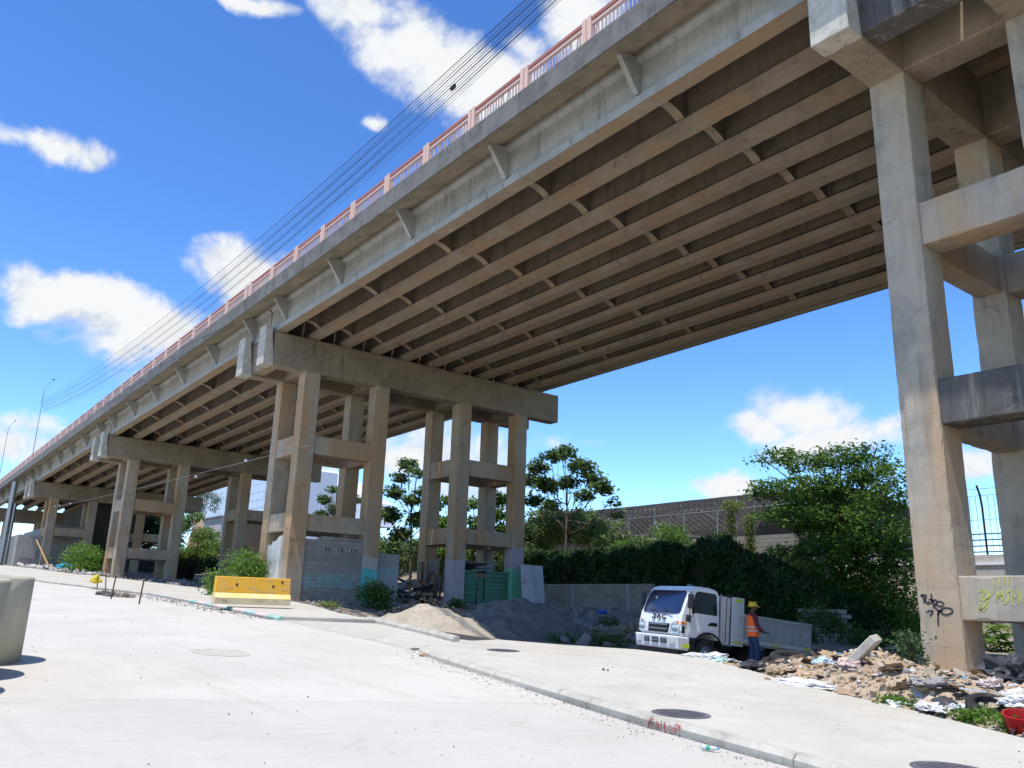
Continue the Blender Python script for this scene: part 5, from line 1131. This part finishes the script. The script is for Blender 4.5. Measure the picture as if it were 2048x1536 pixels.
skin('shirt', [(0, 0, .98, (.17, .13)), (0, 0, 1.15, (.165, .125)), (0, 0, 1.31, (.19, .135)), (0, 0, 1.45, (.12, .09)), (-.19, 0, 1.41, .078), (-.255, .02, 1.20, .064), (-.275, .085, 1.115, .056), (-.235, .23, 1.025, .046), (.19, 0, 1.41, .078), (.255, 0, 1.20, .064), (.275, .055, 1.115, .056), (.243, .19, 1.005, .046)],
     [(0, 1), (1, 2), (2, 3), (3, 4), (4, 5), (5, 6), (6, 7), (3, 8), (8, 9), (9, 10), (10, 11)], M_shirt, wk)
skin('jeans', [(0, 0, 1.00, (.175, .14)), (0, 0, .93, (.18, .15)), (-.10, 0, .86, (.115, .125)), (-.117, .03, .50, .085), (-.12, 0, .28, .078), (-.12, -.01, .08, .075), (.10, 0, .86, (.115, .125)), (.107, .06, .50, .085), (.10, .045, .28, .078), (.10, .02, .08, .075)], [(0, 1), (1, 2), (2, 3), (3, 4), (4, 5), (1, 6), (6, 7), (7, 8), (8, 9)], M_jean, wk)
for s, y in ((-1, 0.), (1, .03)): skin('boot', [(s * .118, y - .03, .10, .058), (s * .118, y - .02, .045, .052), (s * .125, y + .08, .04, .05), (s * .13, y + .16, .03, .042)], [(0, 1), (1, 2), (2, 3)], M_boot, wk, 1)
# vest: a lofted shell with armholes, open at the front
vm = MB(); prof_v = [(.86, .215, .165), (.98, .21, .16), (1.12, .20, .15), (1.28, .21, .155), (1.38, .20, .15), (1.46, .155, .12)]
n = 28
for zz, a, b_ in prof_v:
    for k_ in range(n): th = 2 * math.pi * k_ / n; vm.v.append((a * math.cos(th) * (1 + .03 * math.sin(5 * th + zz * 9)), b_ * math.sin(th), zz))
for i in range(len(prof_v) - 1):
    for k_ in range(n):
        if i in (3, 4) and (k_ in (27, 0, 1) or k_ in (13, 14, 12)) and i == 3: continue
        if k_ in (6, 7): continue
        vm.f.append((i * n + k_, i * n + (k_ + 1) % n, (i + 1) * n + (k_ + 1) % n, (i + 1) * n + k_)); vm.mi.append(0)
vo = vm.build('vest', M_vest, wk, True); so_ = vo.modifiers.new('thick', 'SOLIDIFY'); so_.thickness = .012; ss_ = vo.modifiers.new('sub', 'SUBSURF'); ss_.levels = 1; ss_.render_levels = 1
for zz in (1.0, 1.1):
    mm = MB(); 
    for k_ in range(n + 1):
        th = 2 * math.pi * k_ / n
        for dz in (0, .045): mm.v.append((.216 * math.cos(th), .166 * math.sin(th), zz + dz))
    for k_ in range(n):
        if k_ in (6, 7): continue
        mm.f.append((2 * k_, 2 * k_ + 2, 2 * k_ + 3, 2 * k_ + 1)); mm.mi.append(0)
    mm.build('vest_stripe', M_tape, wk)
MB().lathe([(.165, 1.690), (.150, 1.70), (.128, 1.705), (.122, 1.74), (.105, 1.78), (.07, 1.805), (.001, 1.815)], 28, (0, .035, 0)).build('hard_hat', M_hat, wk, True)
mm = MB().hexa([(-.09, .12, 1.685), (.09, .12, 1.685), (.06, .235, 1.672), (-.06, .235, 1.672)], [(-.09, .12, 1.697), (.09, .12, 1.697), (.06, .235, 1.682), (-.06, .235, 1.682)]); mm.build('hat_brim', M_hat, wk)
MB().box(-.012, .012, -.08, .15, 1.80, 1.822).build('hat_ridge', M_hat, wk)
for s in (-1, 1):
    e = MB().lathe([(.001, -.012), (.022, -.008), (.026, .0), (.02, .01), (.001, .014)], 12, (0, 0, 0), 'x').build('ear', M_skin, wk, True); e.location = (s * .088, .03, 1.625); e.scale = (1, .7, 1.2)
    q = MB().lathe([(.001, -.012), (.010, -.007), (.013, 0), (.010, .007), (.001, .012)], 10, (0, 0, 0), 'y').build('eye', M_white, wk, True); q.location = (s * .032, .122, 1.638)
q = MB().hexa([(-.016, .12, 1.60), (.016, .12, 1.60), (.012, .15, 1.60), (-.012, .15, 1.60)], [(-.008, .12, 1.645), (.008, .12, 1.645), (.005, .13, 1.645), (-.005, .13, 1.645)]).build('nose', M_skin, wk, True)
q = MB().box(-.025, .025, .12, .128, 1.572, 1.582).build('mouth', plain('lips', (.12, .04, .035), .5), wk)
skin('hair', [(0, .0, 1.66, (.082, .085)), (0, -.005, 1.60, (.07, .06))], [(0, 1)], plain('hair_black', (.012, .01, .01), .9), wk, 1)

# ------------------------------------------------------------------ street lamps, poles and cables
def lamp(bx, by_, tx, ty, Y, arm, lab):
    b = PY(bx, by_, Y); t_ = PY(tx, ty, Y); d = t_ - b; o = thing('street_lamp', lab, 'street lamp', tuple(b), group='street lamps on the viaduct')
    MB().tube([(0, 0, -2.5), (0, 0, t_.z - b.z - .3)], [.07, .04], 8).build('pole', M_steel, o); a_ = PY(tx + arm, ty, Y).x - t_.x
    MB().tube([(0, 0, t_.z - b.z - .35), (.0, 0, t_.z - b.z), (a_, 0, t_.z - b.z + .05)], [.04, .035, .03], 6).build('arm', M_steel, o)
    MB().box(a_ - .1, a_ + .5, -.1, .1, t_.z - b.z - .03, t_.z - b.z + .1).build('lamp_head', M_dark, o)
    MB().tube([(-.9, 0, t_.z - b.z - 1.3), (.9, 0, t_.z - b.z - 1.1)], .04, 5).build('crossarm', M_dark, o)
lamp(66, 905, 82, 785, 20, 14, 'taller street lamp above the railing at far left')
lamp(2, 935, 14, 858, 20, 10, 'farther street lamp beside the left edge')
def wirep(p0, p1, p2, Y0_, Y2_, n=28):
    """a cable: parabola through three surveyed points"""
    Ym = (Y0_ + Y2_) / 2; A_ = PY(*p0, Y0_); B_ = PY(*p1, Ym); C_ = PY(*p2, Y2_)
    out = []; 
    s1 = (B_ - A_).length; s2 = s1 + (C_ - B_).length; u1 = s1 / s2
    for i in range(n + 1):
        u = i / n; l0 = (u - u1) * (u - 1) / (u1); l1 = u * (u - 1) / (u1 * (u1 - 1)); l2 = u * (u - u1) / (1 - u1); out.append(A_ * l0 + B_ * l1 + C_ * l2)
    return out
cb = thing('cable_bundle', 'bundle of black overhead cables running diagonally above the railing', 'cables', tuple(PY(560, 520, 13)))
def cabl(pts, r, par=cb, nm='cable'):
    return MB().tube([Vector(p) - par.location for p in pts], r, 4).build(nm, M_wire, par)
for i in range(18):
    f = i / 17; xt = 1056 + 70 * f; k_ = (f - .5)
    cabl(wirep((xt + 72, -72), (598 + 36 * k_, 440 + 32 * k_ + (i * 7 % 5) * 2), (84 + 8 * k_, 812 + 20 * k_), 13, 14), .0065 if i % 5 else .015)
q = PY(906, 175, 13) - cb.location; MB().box(q.x - .12, q.x + .12, q.y - .04, q.y + .04, q.z - .06, q.z + .08).build('splice', M_dark, cb)
ca = thing('festoon_cable', 'single pale cable with small bulbs strung across the far piers', 'cable', tuple(PY(400, 960, 17)))
pts_ = wirep((108, 1014), (240, 985), (620, 890), 17, 17.3, 20); MB().tube([p - ca.location for p in pts_], .02, 4).build('cable', M_steel, ca)
for px, py in ((110, 1013), (119, 1011), (141, 1007), (392, 953), (492, 921)):
    q = PY(px, py, 17.05) - ca.location; MB().lathe([(.001, -.1), (.09, -.05), (.11, 0), (.08, .07), (.001, .1)], 10, tuple(q)).build('bulb', M_white, ca, True)
for k_, (tx, ty, bx, by_, r, lb) in enumerate(((28, 965, 2, 1118, .34, 'thicker light grey steel post in front of the farthest pier'), (24, 1010, 10, 1120, .22, 'thinner grey steel post right beside the thicker one'))):
    b = PY(bx, by_, 14.5 + k_ * .7); t_ = PY(tx, ty, 14.5 + k_ * .7)
    tag(MB().tube([(0, 0, -.5), (0, 0, t_.z - b.z)], r, 4).build('steel_post', M_steel), lb, 'post').location = b
st_ = tag(MB().tube([(0, 0, 0), PY(73, 1080, 16) - PY(97, 1132, 15.5)], .08, 6).build('wooden_prop', plain('tan_wood', (.45, .27, .10), .8)), 'tan wooden pole leaning against the second farthest pier', 'pole'); st_.location = PY(97, 1132, 15.5)
rd = tag(MB().box(-1.5, 1.5, -.3, .3, -1.4, 1.4).build('red_sign', plain('red_panel', (.6, .03, .03), .6)), 'red panel cut off by the left edge beyond the steel posts', 'panel'); rd.location = PY(-5, 1048, 20)
# tub, rebar stakes
tbp = PY(362, 1166, 25); tub = tag(MB().lathe([(1.0, 0), (1.35, 1.15), (1.42, 1.2), (1.36, 1.2), (.98, .05), (.001, .05)], 28).build('tub', plain('black_rubber', (.012, .012, .014), .5)), 'black rubber tub on the ground under the third pier', 'tub'); tub.location = (tbp.x, tbp.y, gz(tbp.x, tbp.y) + .05)
M_rust = plain('rusty_rebar', (.12, .06, .035), .9)
for i, (tx, ty, bx, by_, lb) in enumerate(((288, 1160, 278, 1203, 'rightmost rebar stake sticking out of the kerb'), (232, 1152, 222, 1193, 'leaning rebar stake beside the dark cement lumps'), (213, 1138, 212, 1177, 'tall rebar stake behind the yellow tape'), (196, 1155, 195, 1176, 'short rebar stake holding the yellow tape'))):
    b = PG(bx, by_, .1); t_ = PY(tx, ty, b.y); tag(MB().tube([(0, 0, -.3), t_ - b], .028, 6).build('rebar_stake', M_rust), lb, 'stake', None).location = b
p = PY(192, 1163, PG(195, 1176, .1).y); crumple('warning_tape', tuple(p), .22, plain('tape_yellow', (.75, .6, .05), .5), 'scrap of yellow warning tape knotted on a rebar stake', 'tape', 4, 1.2)
for i, (px, py, lb) in enumerate(((206, 1190, 'dark cement lump on the kerb left of the leaning stake'), (225, 1193, 'dark cement lump at the foot of the leaning stake'), (253, 1195, 'brown cement lump between the two right stakes'))):
    p = PG(px, py); crumple('cement_lump', (p.x, p.y, p.z), .28, M_gravel if i < 2 else M_dirt, lb, 'lump', 7 + i, .6)
bt = PG(640, 1226, .12)

def randcol2(name, cols):
    '''colour varies from piece to piece inside one mesh: cells of a fine world-space lattice'''
    m, t = newmat(name); P = pos(t); r = t.n('ShaderNodeTexVoronoi', None, Vector=P, Scale=7.).outputs['Color']; r = t.n('ShaderNodeSeparateColor', None, Color=r).outputs[0]
    cr = t.n('ShaderNodeValToRGB', None, Fac=r); e = cr.color_ramp
    while len(e.elements) < len(cols): e.elements.new(.5)
    for i, c in enumerate(cols): e.elements[i].position = i / (len(cols) - 1); e.elements[i].color = (*c, 1)
    c = t.mix(t.math('MULTIPLY', t.noise(P, 9., 5, .7), .6), cr.outputs[0], tuple(x * .6 for x in cols[0]))
    finish(t, c, .95, t.noise(P, 40, 3), .5, .01); return m
# ------------------------------------------------------------------ rubble and litter beside the sidewalk
def rub_h(x, y):
    b = backy(x); s = y - b
    if s < -.15 or x < -14.6: return 0
    e = sm(-.15, .8, s)
    ridge = .30 * math.exp(-((x + 9.5) / 1.1) ** 2 - ((y - 17.0) / 1.5) ** 2) + .25 * math.exp(-((x + 7.0) / 2.5) ** 2 - ((y - 14.0) / 2.0) ** 2) + .30 * math.exp(-((x + 4.3) / 1.8) ** 2 - ((y - 14.6) / 1.8) ** 2)
    return e * (.05 + ridge + .08 * (mnoise.noise(Vector((x * 1.3, y * 1.3, 4))) + .5)) * sm(-14.6, -13.4, x)
def rz_(x, y): return gz(x, y) + rub_h(x, y)
xs2 = list(np.arange(-14.6, 6, .16)); ys2 = list(np.arange(5.5, 20.5, .16))
vs = []; idx = {}; fs = []
for j, y in enumerate(ys2):
    for i, x in enumerate(xs2):
        if y > backy(x) - .25:
            idx[(i, j)] = len(vs); vs.append((x, y, rz_(x, y) + (.004 if y > backy(x) else -.2) + .035 * mnoise.noise(Vector((x * 5, y * 5, 0))) ))
for (i, j) in idx:
    q = [(i, j), (i + 1, j), (i + 1, j + 1), (i, j + 1)]
    if all(k_ in idx for k_ in q): fs.append(tuple(idx[k_] for k_ in q))
me = bpy.data.meshes.new('rubble_ground'); me.from_pydata(vs, [], fs); o = link('rubble_ground', me, M_odirt, kind='structure'); me.shade_smooth()
RR = random.Random(12)
def rp(n, xa=-14.2, xb=3.5, da=.05, db=4.5, pw=1.4, x_pw=1.):
    out = []
    while len(out) < n:
        x = xa + (xb - xa) * RR.random() ** x_pw; y = backy(x) + da + (db - da) * RR.random() ** pw
        if CY[0] - .05 < y < CY[0] + 1 and -9.1 < x < -4.9: continue
        out.append((x, y, rz_(x, y)))
    return out
chunks('broken_concrete', rp(2300, db=4.2), .03, .2, randcol2('rubble_concrete', [(.46, .38, .28), (.36, .28, .19), (.52, .46, .37), (.42, .30, .19)]), 'broken concrete and plaster pieces heaped along the sidewalk edge', 'rubble', .5)
chunks('orange_rubble', rp(4200, -9.5, 3.5, .2, 5), .015, .1, M_odirt, 'orange clay crumbs on the ground before the nearest pier', 'clay crumbs', .5, .3)
chunks('brick_rubble', rp(420, -14, 3, .05, 4), .03, .15, randcol('terracotta', [(.45, .24, .15), (.55, .38, .28), (.50, .30, .2)], scale=5.), 'pinkish brick fragments among the rubble', 'rubble', .5)
chunks('fine_debris', rp(9000, -14.2, 3.5, .0, 4.5, 1.5), .012, .06, randcol2('fine_debris_mat', [(.44, .37, .28), (.30, .25, .19), (.55, .5, .44)]), 'fine grit and pebbles over the rubble strip', 'grit', .6)
def flakes(name, pts, s0, s1, mat, lab, cat):
    V = []
    for p in pts:
        s = RR.uniform(s0, s1); R_ = rotm(1)[0]; g_ = 3
        P_ = np.array([[(i / g_ - .5) * s * 1.3, (j / g_ - .5) * s, RR.uniform(-.22, .22) * s] for j in range(g_ + 1) for i in range(g_ + 1)]) @ R_.T; P_[:, 2] = P_[:, 2] * .5 + s * .16; P_ += np.array(p)
        for j in range(g_):
            for i in range(g_): a = j * (g_ + 1) + i; V += [P_[a], P_[a + 1], P_[a + g_ + 2], P_[a + g_ + 1]]
    o = npmesh(name, np.array(V), 4, mat, kind='stuff'); return tag(o, lab, cat)
M_lw = plain('litter_white', (.62, .62, .61), .5, var=.2, dirt=(.4, .36, .3)); M_lk = plain('litter_dark', (.05, .05, .055), .5); M_lb = plain('litter_blue', (.10, .28, .42), .5); M_ly = plain('litter_yellow', (.6, .5, .1), .5); M_lc = plain('cardboard', (.38, .27, .17), .8)
flakes('white_litter', rp(170, -14.2, -3, .0, 2.0), .05, .2, M_lw, 'crumpled white plastic and paper litter along the sidewalk edge', 'litter')
flakes('cardboard_litter', rp(150, -14, -1, .0, 2.6), .08, .34, M_lc, 'torn cardboard scraps in the rubble strip', 'litter')
flakes('dark_litter', rp(110, -14, 1, .0, 3), .06, .3, M_lk, 'black plastic scraps in the rubble strip', 'litter')
flakes('coloured_litter', rp(26, -14, 2, .0, 2.5), .05, .14, M_lb, 'small blue plastic scraps in the rubble strip', 'litter'); flakes('yellow_litter', rp(22, -13, 1, .0, 2.5), .05, .16, M_ly, 'small yellow scraps in the rubble strip', 'litter')
def on(px, py):  # point on the rubble surface under a pixel
    d = ray(px, py); t = 6.
    while t < 60:
        p = d * t
        if p[2] < rz_(p[0], p[1]) : return Vector((p[0], p[1], rz_(p[0], p[1])))
        t += .03
    return PG(px, py)
for i, (px, py, r, mat, lb, cat, nm, sq, ax) in enumerate((
    (1417, 1326, .34, M_lw, 'large striped white sack lying in front of the truck wheel', 'sack', 'sack', .45, (1.5, 1)),
    (1468, 1322, .24, M_lw, 'upright white plastic bag right of the striped sack', 'bag', 'plastic_bag', 1.0, (.8, .8)),
    (1440, 1328, .15, plain('pale_green_plastic', (.45, .68, .58), .4), 'pale green plastic bag end beside the striped sack', 'bag', 'plastic_bag', .6, (1.2, 1)),
    (1510, 1322, .22, plain('grey_sack', (.45, .45, .44), .7), 'grey sack in front of the worker', 'sack', 'sack', .8, (1, 1)),
    (1505, 1340, .24, M_lk, 'black bag in the litter below the worker', 'bag', 'plastic_bag', .6, (1, 1)),
    (1625, 1378, .30, M_lw, 'flat white plastic sheet at the sidewalk edge left of the big tree trunk', 'plastic sheet', 'plastic_sheet', .28, (1.9, .8)),
    (1647, 1332, .17, plain('pale_blue_plastic', (.50, .62, .72), .4), 'pale blue plastic bag on the rubble crest', 'bag', 'plastic_bag', .7, (1.2, 1)),
    (1697, 1335, .18, plain('pink_lump', (.62, .48, .42), .9), 'pinkish plaster lump on the rubble crest', 'lump', 'plaster_lump', .7, (1.2, 1)),
    (1862, 1423, .24, M_lw, 'white sheet at the sidewalk edge below the nearest pier', 'plastic sheet', 'plastic_sheet', .25, (2.1, .8)),
    (1916, 1431, .15, M_lw, 'small white bag beside the old bicycle tyre', 'bag', 'plastic_bag', .7, (.9, .9)),
    (1975, 1350, .24, plain('white_foam', (.78, .78, .77), .8), 'white foam block right of the nearest pier foot', 'foam block', 'foam_block', .85, (1, .8)),
    (2040, 1362, .36, M_lk, 'big black refuse bag at the right edge', 'bag', 'refuse_bag', .8, (1.3, 1)),
    (1982, 1375, .15, plain('pale_lump', (.60, .50, .44), .9), 'pale lump left of the big black refuse bag', 'lump', 'plaster_lump', .7, (1, 1)),
    (2040, 1412, .2, M_lw, 'white rag at the right edge', 'rag', 'rag', .5, (1.4, 1)),
    (1790, 1305, .34, M_dirt, 'brown clod on top of the rubble crest', 'clod', 'clod', .6, (1.3, 1)),
    (1862, 1376, .22, plain('dusty_sack', (.28, .27, .26), .8), 'dusty grey sack at the near pier foot', 'sack', 'sack', .5, (1.5, 1)),
    (1552, 1352, .2, M_lc, 'brown paper bag on the litter right of the worker', 'bag', 'paper_bag', .6, (1.2, 1)),
    (1806, 1418, .18, M_lw, 'white torn bag in the weeds at the sidewalk edge', 'bag', 'plastic_bag', .5, (1.1, 1)))):
    p = on(px, py); crumple(nm, tuple(p + Vector((0, 0, r * .12))), r, mat, lb, cat, 20 + i * 1.7, sq, ax=ax)
sk0 = on(1417, 1326); 
p = on(1730, 1332); q = MB().box(-.36, .36, -.2, .2, -.08, .08).build('concrete_slab_piece', M_kerb, bevel=.02); q.location = p + Vector((0, 0, .28)); q.rotation_euler = (.1, -.75, .15); tag(q, 'grey concrete fragment standing tilted on the rubble crest', 'concrete fragment')
p = on(2010, 1342); q = MB().box(-.9, .9, -.05, .05, -.04, .04).build('timber', M_wood); q.location = p + Vector((0, .5, .12)); q.rotation_euler = (0, .05, -.1); tag(q, 'brown timber lying behind the foam block', 'timber')
p = on(1985, 1395); q = MB().box(-.4, .4, -.015, .015, -.012, .012).build('white_stick', M_lw); q.location = p + Vector((0, 0, .06)); q.rotation_euler = (0, .08, .5); tag(q, 'thin white strip lying on the orange clay', 'strip')
p = on(1520, 1356); q = MB().box(-1.4, 1.4, -.05, .05, -.03, .03).build('timber', M_wood); q.location = p + Vector((0, 0, .05)); q.rotation_euler = (0, .0, rad(-48)); tag(q, 'long brown plank lying along the sidewalk edge below the worker', 'timber')
def tyre(p, r, w_, rot, lb, mat=M_tyre):
    q = tag(MB().lathe([(r * .55, -w_ / 2), (r * .9, -w_ / 2), (r, -w_ * .25), (r, w_ * .25), (r * .9, w_ / 2), (r * .55, w_ / 2), (r * .62, 0), (r * .55, -w_ / 2)], 32).build('tyre', mat, smooth=True), lb, 'tyre'); q.location = p; q.rotation_euler = rot; return q
p = on(1955, 1428); tyre(p + Vector((.1, .1, .10)), .27, .08, (.35, .25, 0), 'worn thin tyre lying at the sidewalk edge among the weeds')
for (px, py, lb) in ((1578, 1318, 'upper old tyre lying behind the rubble beside the rear of the truck'), (1560, 1330, 'lower old tyre lying behind the rubble beside the truck')):
    d = PY(px, py, 18.2); tyre(d, .46, .24, (.15, .1, 0), lb)
p = on(2046, 1463); bk = tag(MB().lathe([(.14, 0), (.17, .16), (.18, .17), (.16, .17), (.13, .02), (.001, .02)], 24).build('red_bowl', plain('red_plastic', (.45, .015, .02), .35)), 'red plastic bowl cut off by the right edge', 'bowl'); bk.location = p; bk.rotation_euler = (.2, .1, 0); bk.scale = (1.2, 1.2, 1.2)
p = PG(1417, 1503); bo = thing('plastic_bottle', 'crushed clear plastic bottle with green label in the gutter', 'bottle', tuple(p + Vector((0, 0, .035))), rz=.4)
MB().lathe([(.001, -.11), (.03, -.105), (.034, -.05), (.028, .0), (.034, .05), (.03, .09), (.012, .12), (.012, .14)], 14, axis='x').build('body', plain('clear_plastic', (.55, .62, .6), .15), bo, True); MB().lathe([(.035, -.03), (.035, .03)], 14, axis='x').build('label', plain('label_green', (.05, .35, .18), .4), bo)
MB().lathe([(.015, .138), (.015, .158)], 10, axis='x').build('cap', plain('cap_blue', (.05, .2, .5), .4), bo); bo.scale = (.7, .7, .7)
# weeds on the sidewalk edge
t = thing('edge_weeds', 'strip of green weeds along the sidewalk edge at lower right', 'weeds', tuple(on(1990, 1450)))
V = []
for px, py, r in ((1782, 1412, .12), (1800, 1416, .15), (1822, 1420, .16), (1928, 1440, .14), (1950, 1446, .16), (1985, 1450, .2), (2000, 1455, .2), (2015, 1460, .2), (2030, 1464, .18), (1970, 1442, .15)):
    p = on(px, py); V.append(leafcloud([(p.x, p.y, p.z + .05, r, r, .09)], 260, .07, 6, .06, .2, .3, seed=px))
npmesh('foliage', np.concatenate(V) - np.array(t.location), 4, M_lA, t, kind='stuff')
# litter at the far pier, loose grit on road and gutter
chunks('far_rubble', [(x, y, plane(x) + .15) for x, y in ((random.uniform(-118, -80), random.uniform(15.5, 19.5)) for _ in range(700))], .15, .7, randcol('far_rubble_mat', [(.55, .52, .48), (.38, .34, .3)], scale=2.), 'pale rubble and litter heap before the second farthest pier', 'rubble')
p = PY(134, 1137, 17); crumple('blue_bag', (p.x, p.y, plane(p.x) + .4), .9, plain('turquoise_plastic', (.02, .35, .5), .5), 'turquoise plastic bag on the pale rubble by the far pier', 'bag', 5, .5)
chunks('pier_rubble', [(x, y, gz(x, y)) for x, y in ((random.uniform(-47, -30), random.uniform(15.8, 25)) for _ in range(1300))], .03, .22, bpy.data.materials['rubble_grey'], 'small stones scattered at the foot of the walled pier', 'stones')
chunks('under_rubble', [(x, y, gz(x, y)) for x, y in ((random.uniform(-84, -55), random.uniform(17.8, 30)) for _ in range(900))], .08, .5, bpy.data.materials['rubble_grey'], 'debris scattered in the shade under the third pier', 'rubble')
def roadp(n, x0, x1, y0, y1): return [(x, y, plane(x)) for x, y in ((RR.uniform(x0, x1), RR.uniform(y0, y1)) for _ in range(n)) if y < 7 or x < -16]
chunks('road_grit', roadp(420, -26, -5, 1, 7) + roadp(500, -50, -16.5, 4, 10) + [(-12 + RR.gauss(0, 3), 4 + RR.gauss(0, 1.6), plane(-12)) for _ in range(0)], .003, .018, M_gravel, 'dark grit scattered over the road', 'grit', .8, .4, -.5)
gut = []
for (xa, ya), (xb, yb) in zip(KERB[1:], KERB[2:]):
    L = math.hypot(xb - xa, yb - ya)
    for _ in range(int(L * 150)): u = RR.random(); d = RR.random() ** 3 * .6; x = xa + (xb - xa) * u; gut.append((x - .1, ya + (yb - ya) * u - .02 - d, plane(x)))
chunks('gutter_grit', gut, .004, .026, randcol('gutter_mat', [(.3, .26, .21), (.42, .38, .32)], scale=9), 'brown grit collected in the gutter along the kerb', 'grit', .8, .4, -.5)
chunks('kerb_gravel', [(x, 10.6 + RR.gauss(0, .35) - (abs(x + 40) * .0), plane(x)) for x in (RR.uniform(-50, -26) for _ in range(1500))], .01, .06, bpy.data.materials['gutter_mat'], 'gravel spilled on the road along the painted kerb', 'gravel', .8, .4, -.5)
for i, (px, py, off, lb) in enumerate(((1207, 1341, .116, 'dark stone alone on the sidewalk between the two manhole covers'), (823, 1300, 0, 'broken dark stones at the rounded tip of the kerb'), (840, 1312, 0, 'pinkish stone at the tip of the kerb'), (884, 1266, .0, 'pale stone on the driveway before the tan heap'))):
    p = PG(px, py, off); o = chunks('stone', [(p.x, p.y, p.z), (p.x + .08, p.y + .03, p.z)], .09, .14, M_gravel if i < 2 else M_odirt, None, None); del o['kind']; tag(o, lb, 'stone')
chunks('sidewalk_grit', [(x, y, plane(x) + .116) for x, y in ((RR.uniform(-16, -3), RR.uniform(8.8, 13)) for _ in range(500)) if y < backy(x) - .15 and y > 8.2 - .32 * min(0, x + 9)], .003, .016, M_gravel, 'dark grit on the sidewalk', 'grit', .8, .4, -.5)
print('tris', sum(len(o.data.polygons) for o in S.objects if o.type == 'MESH'))
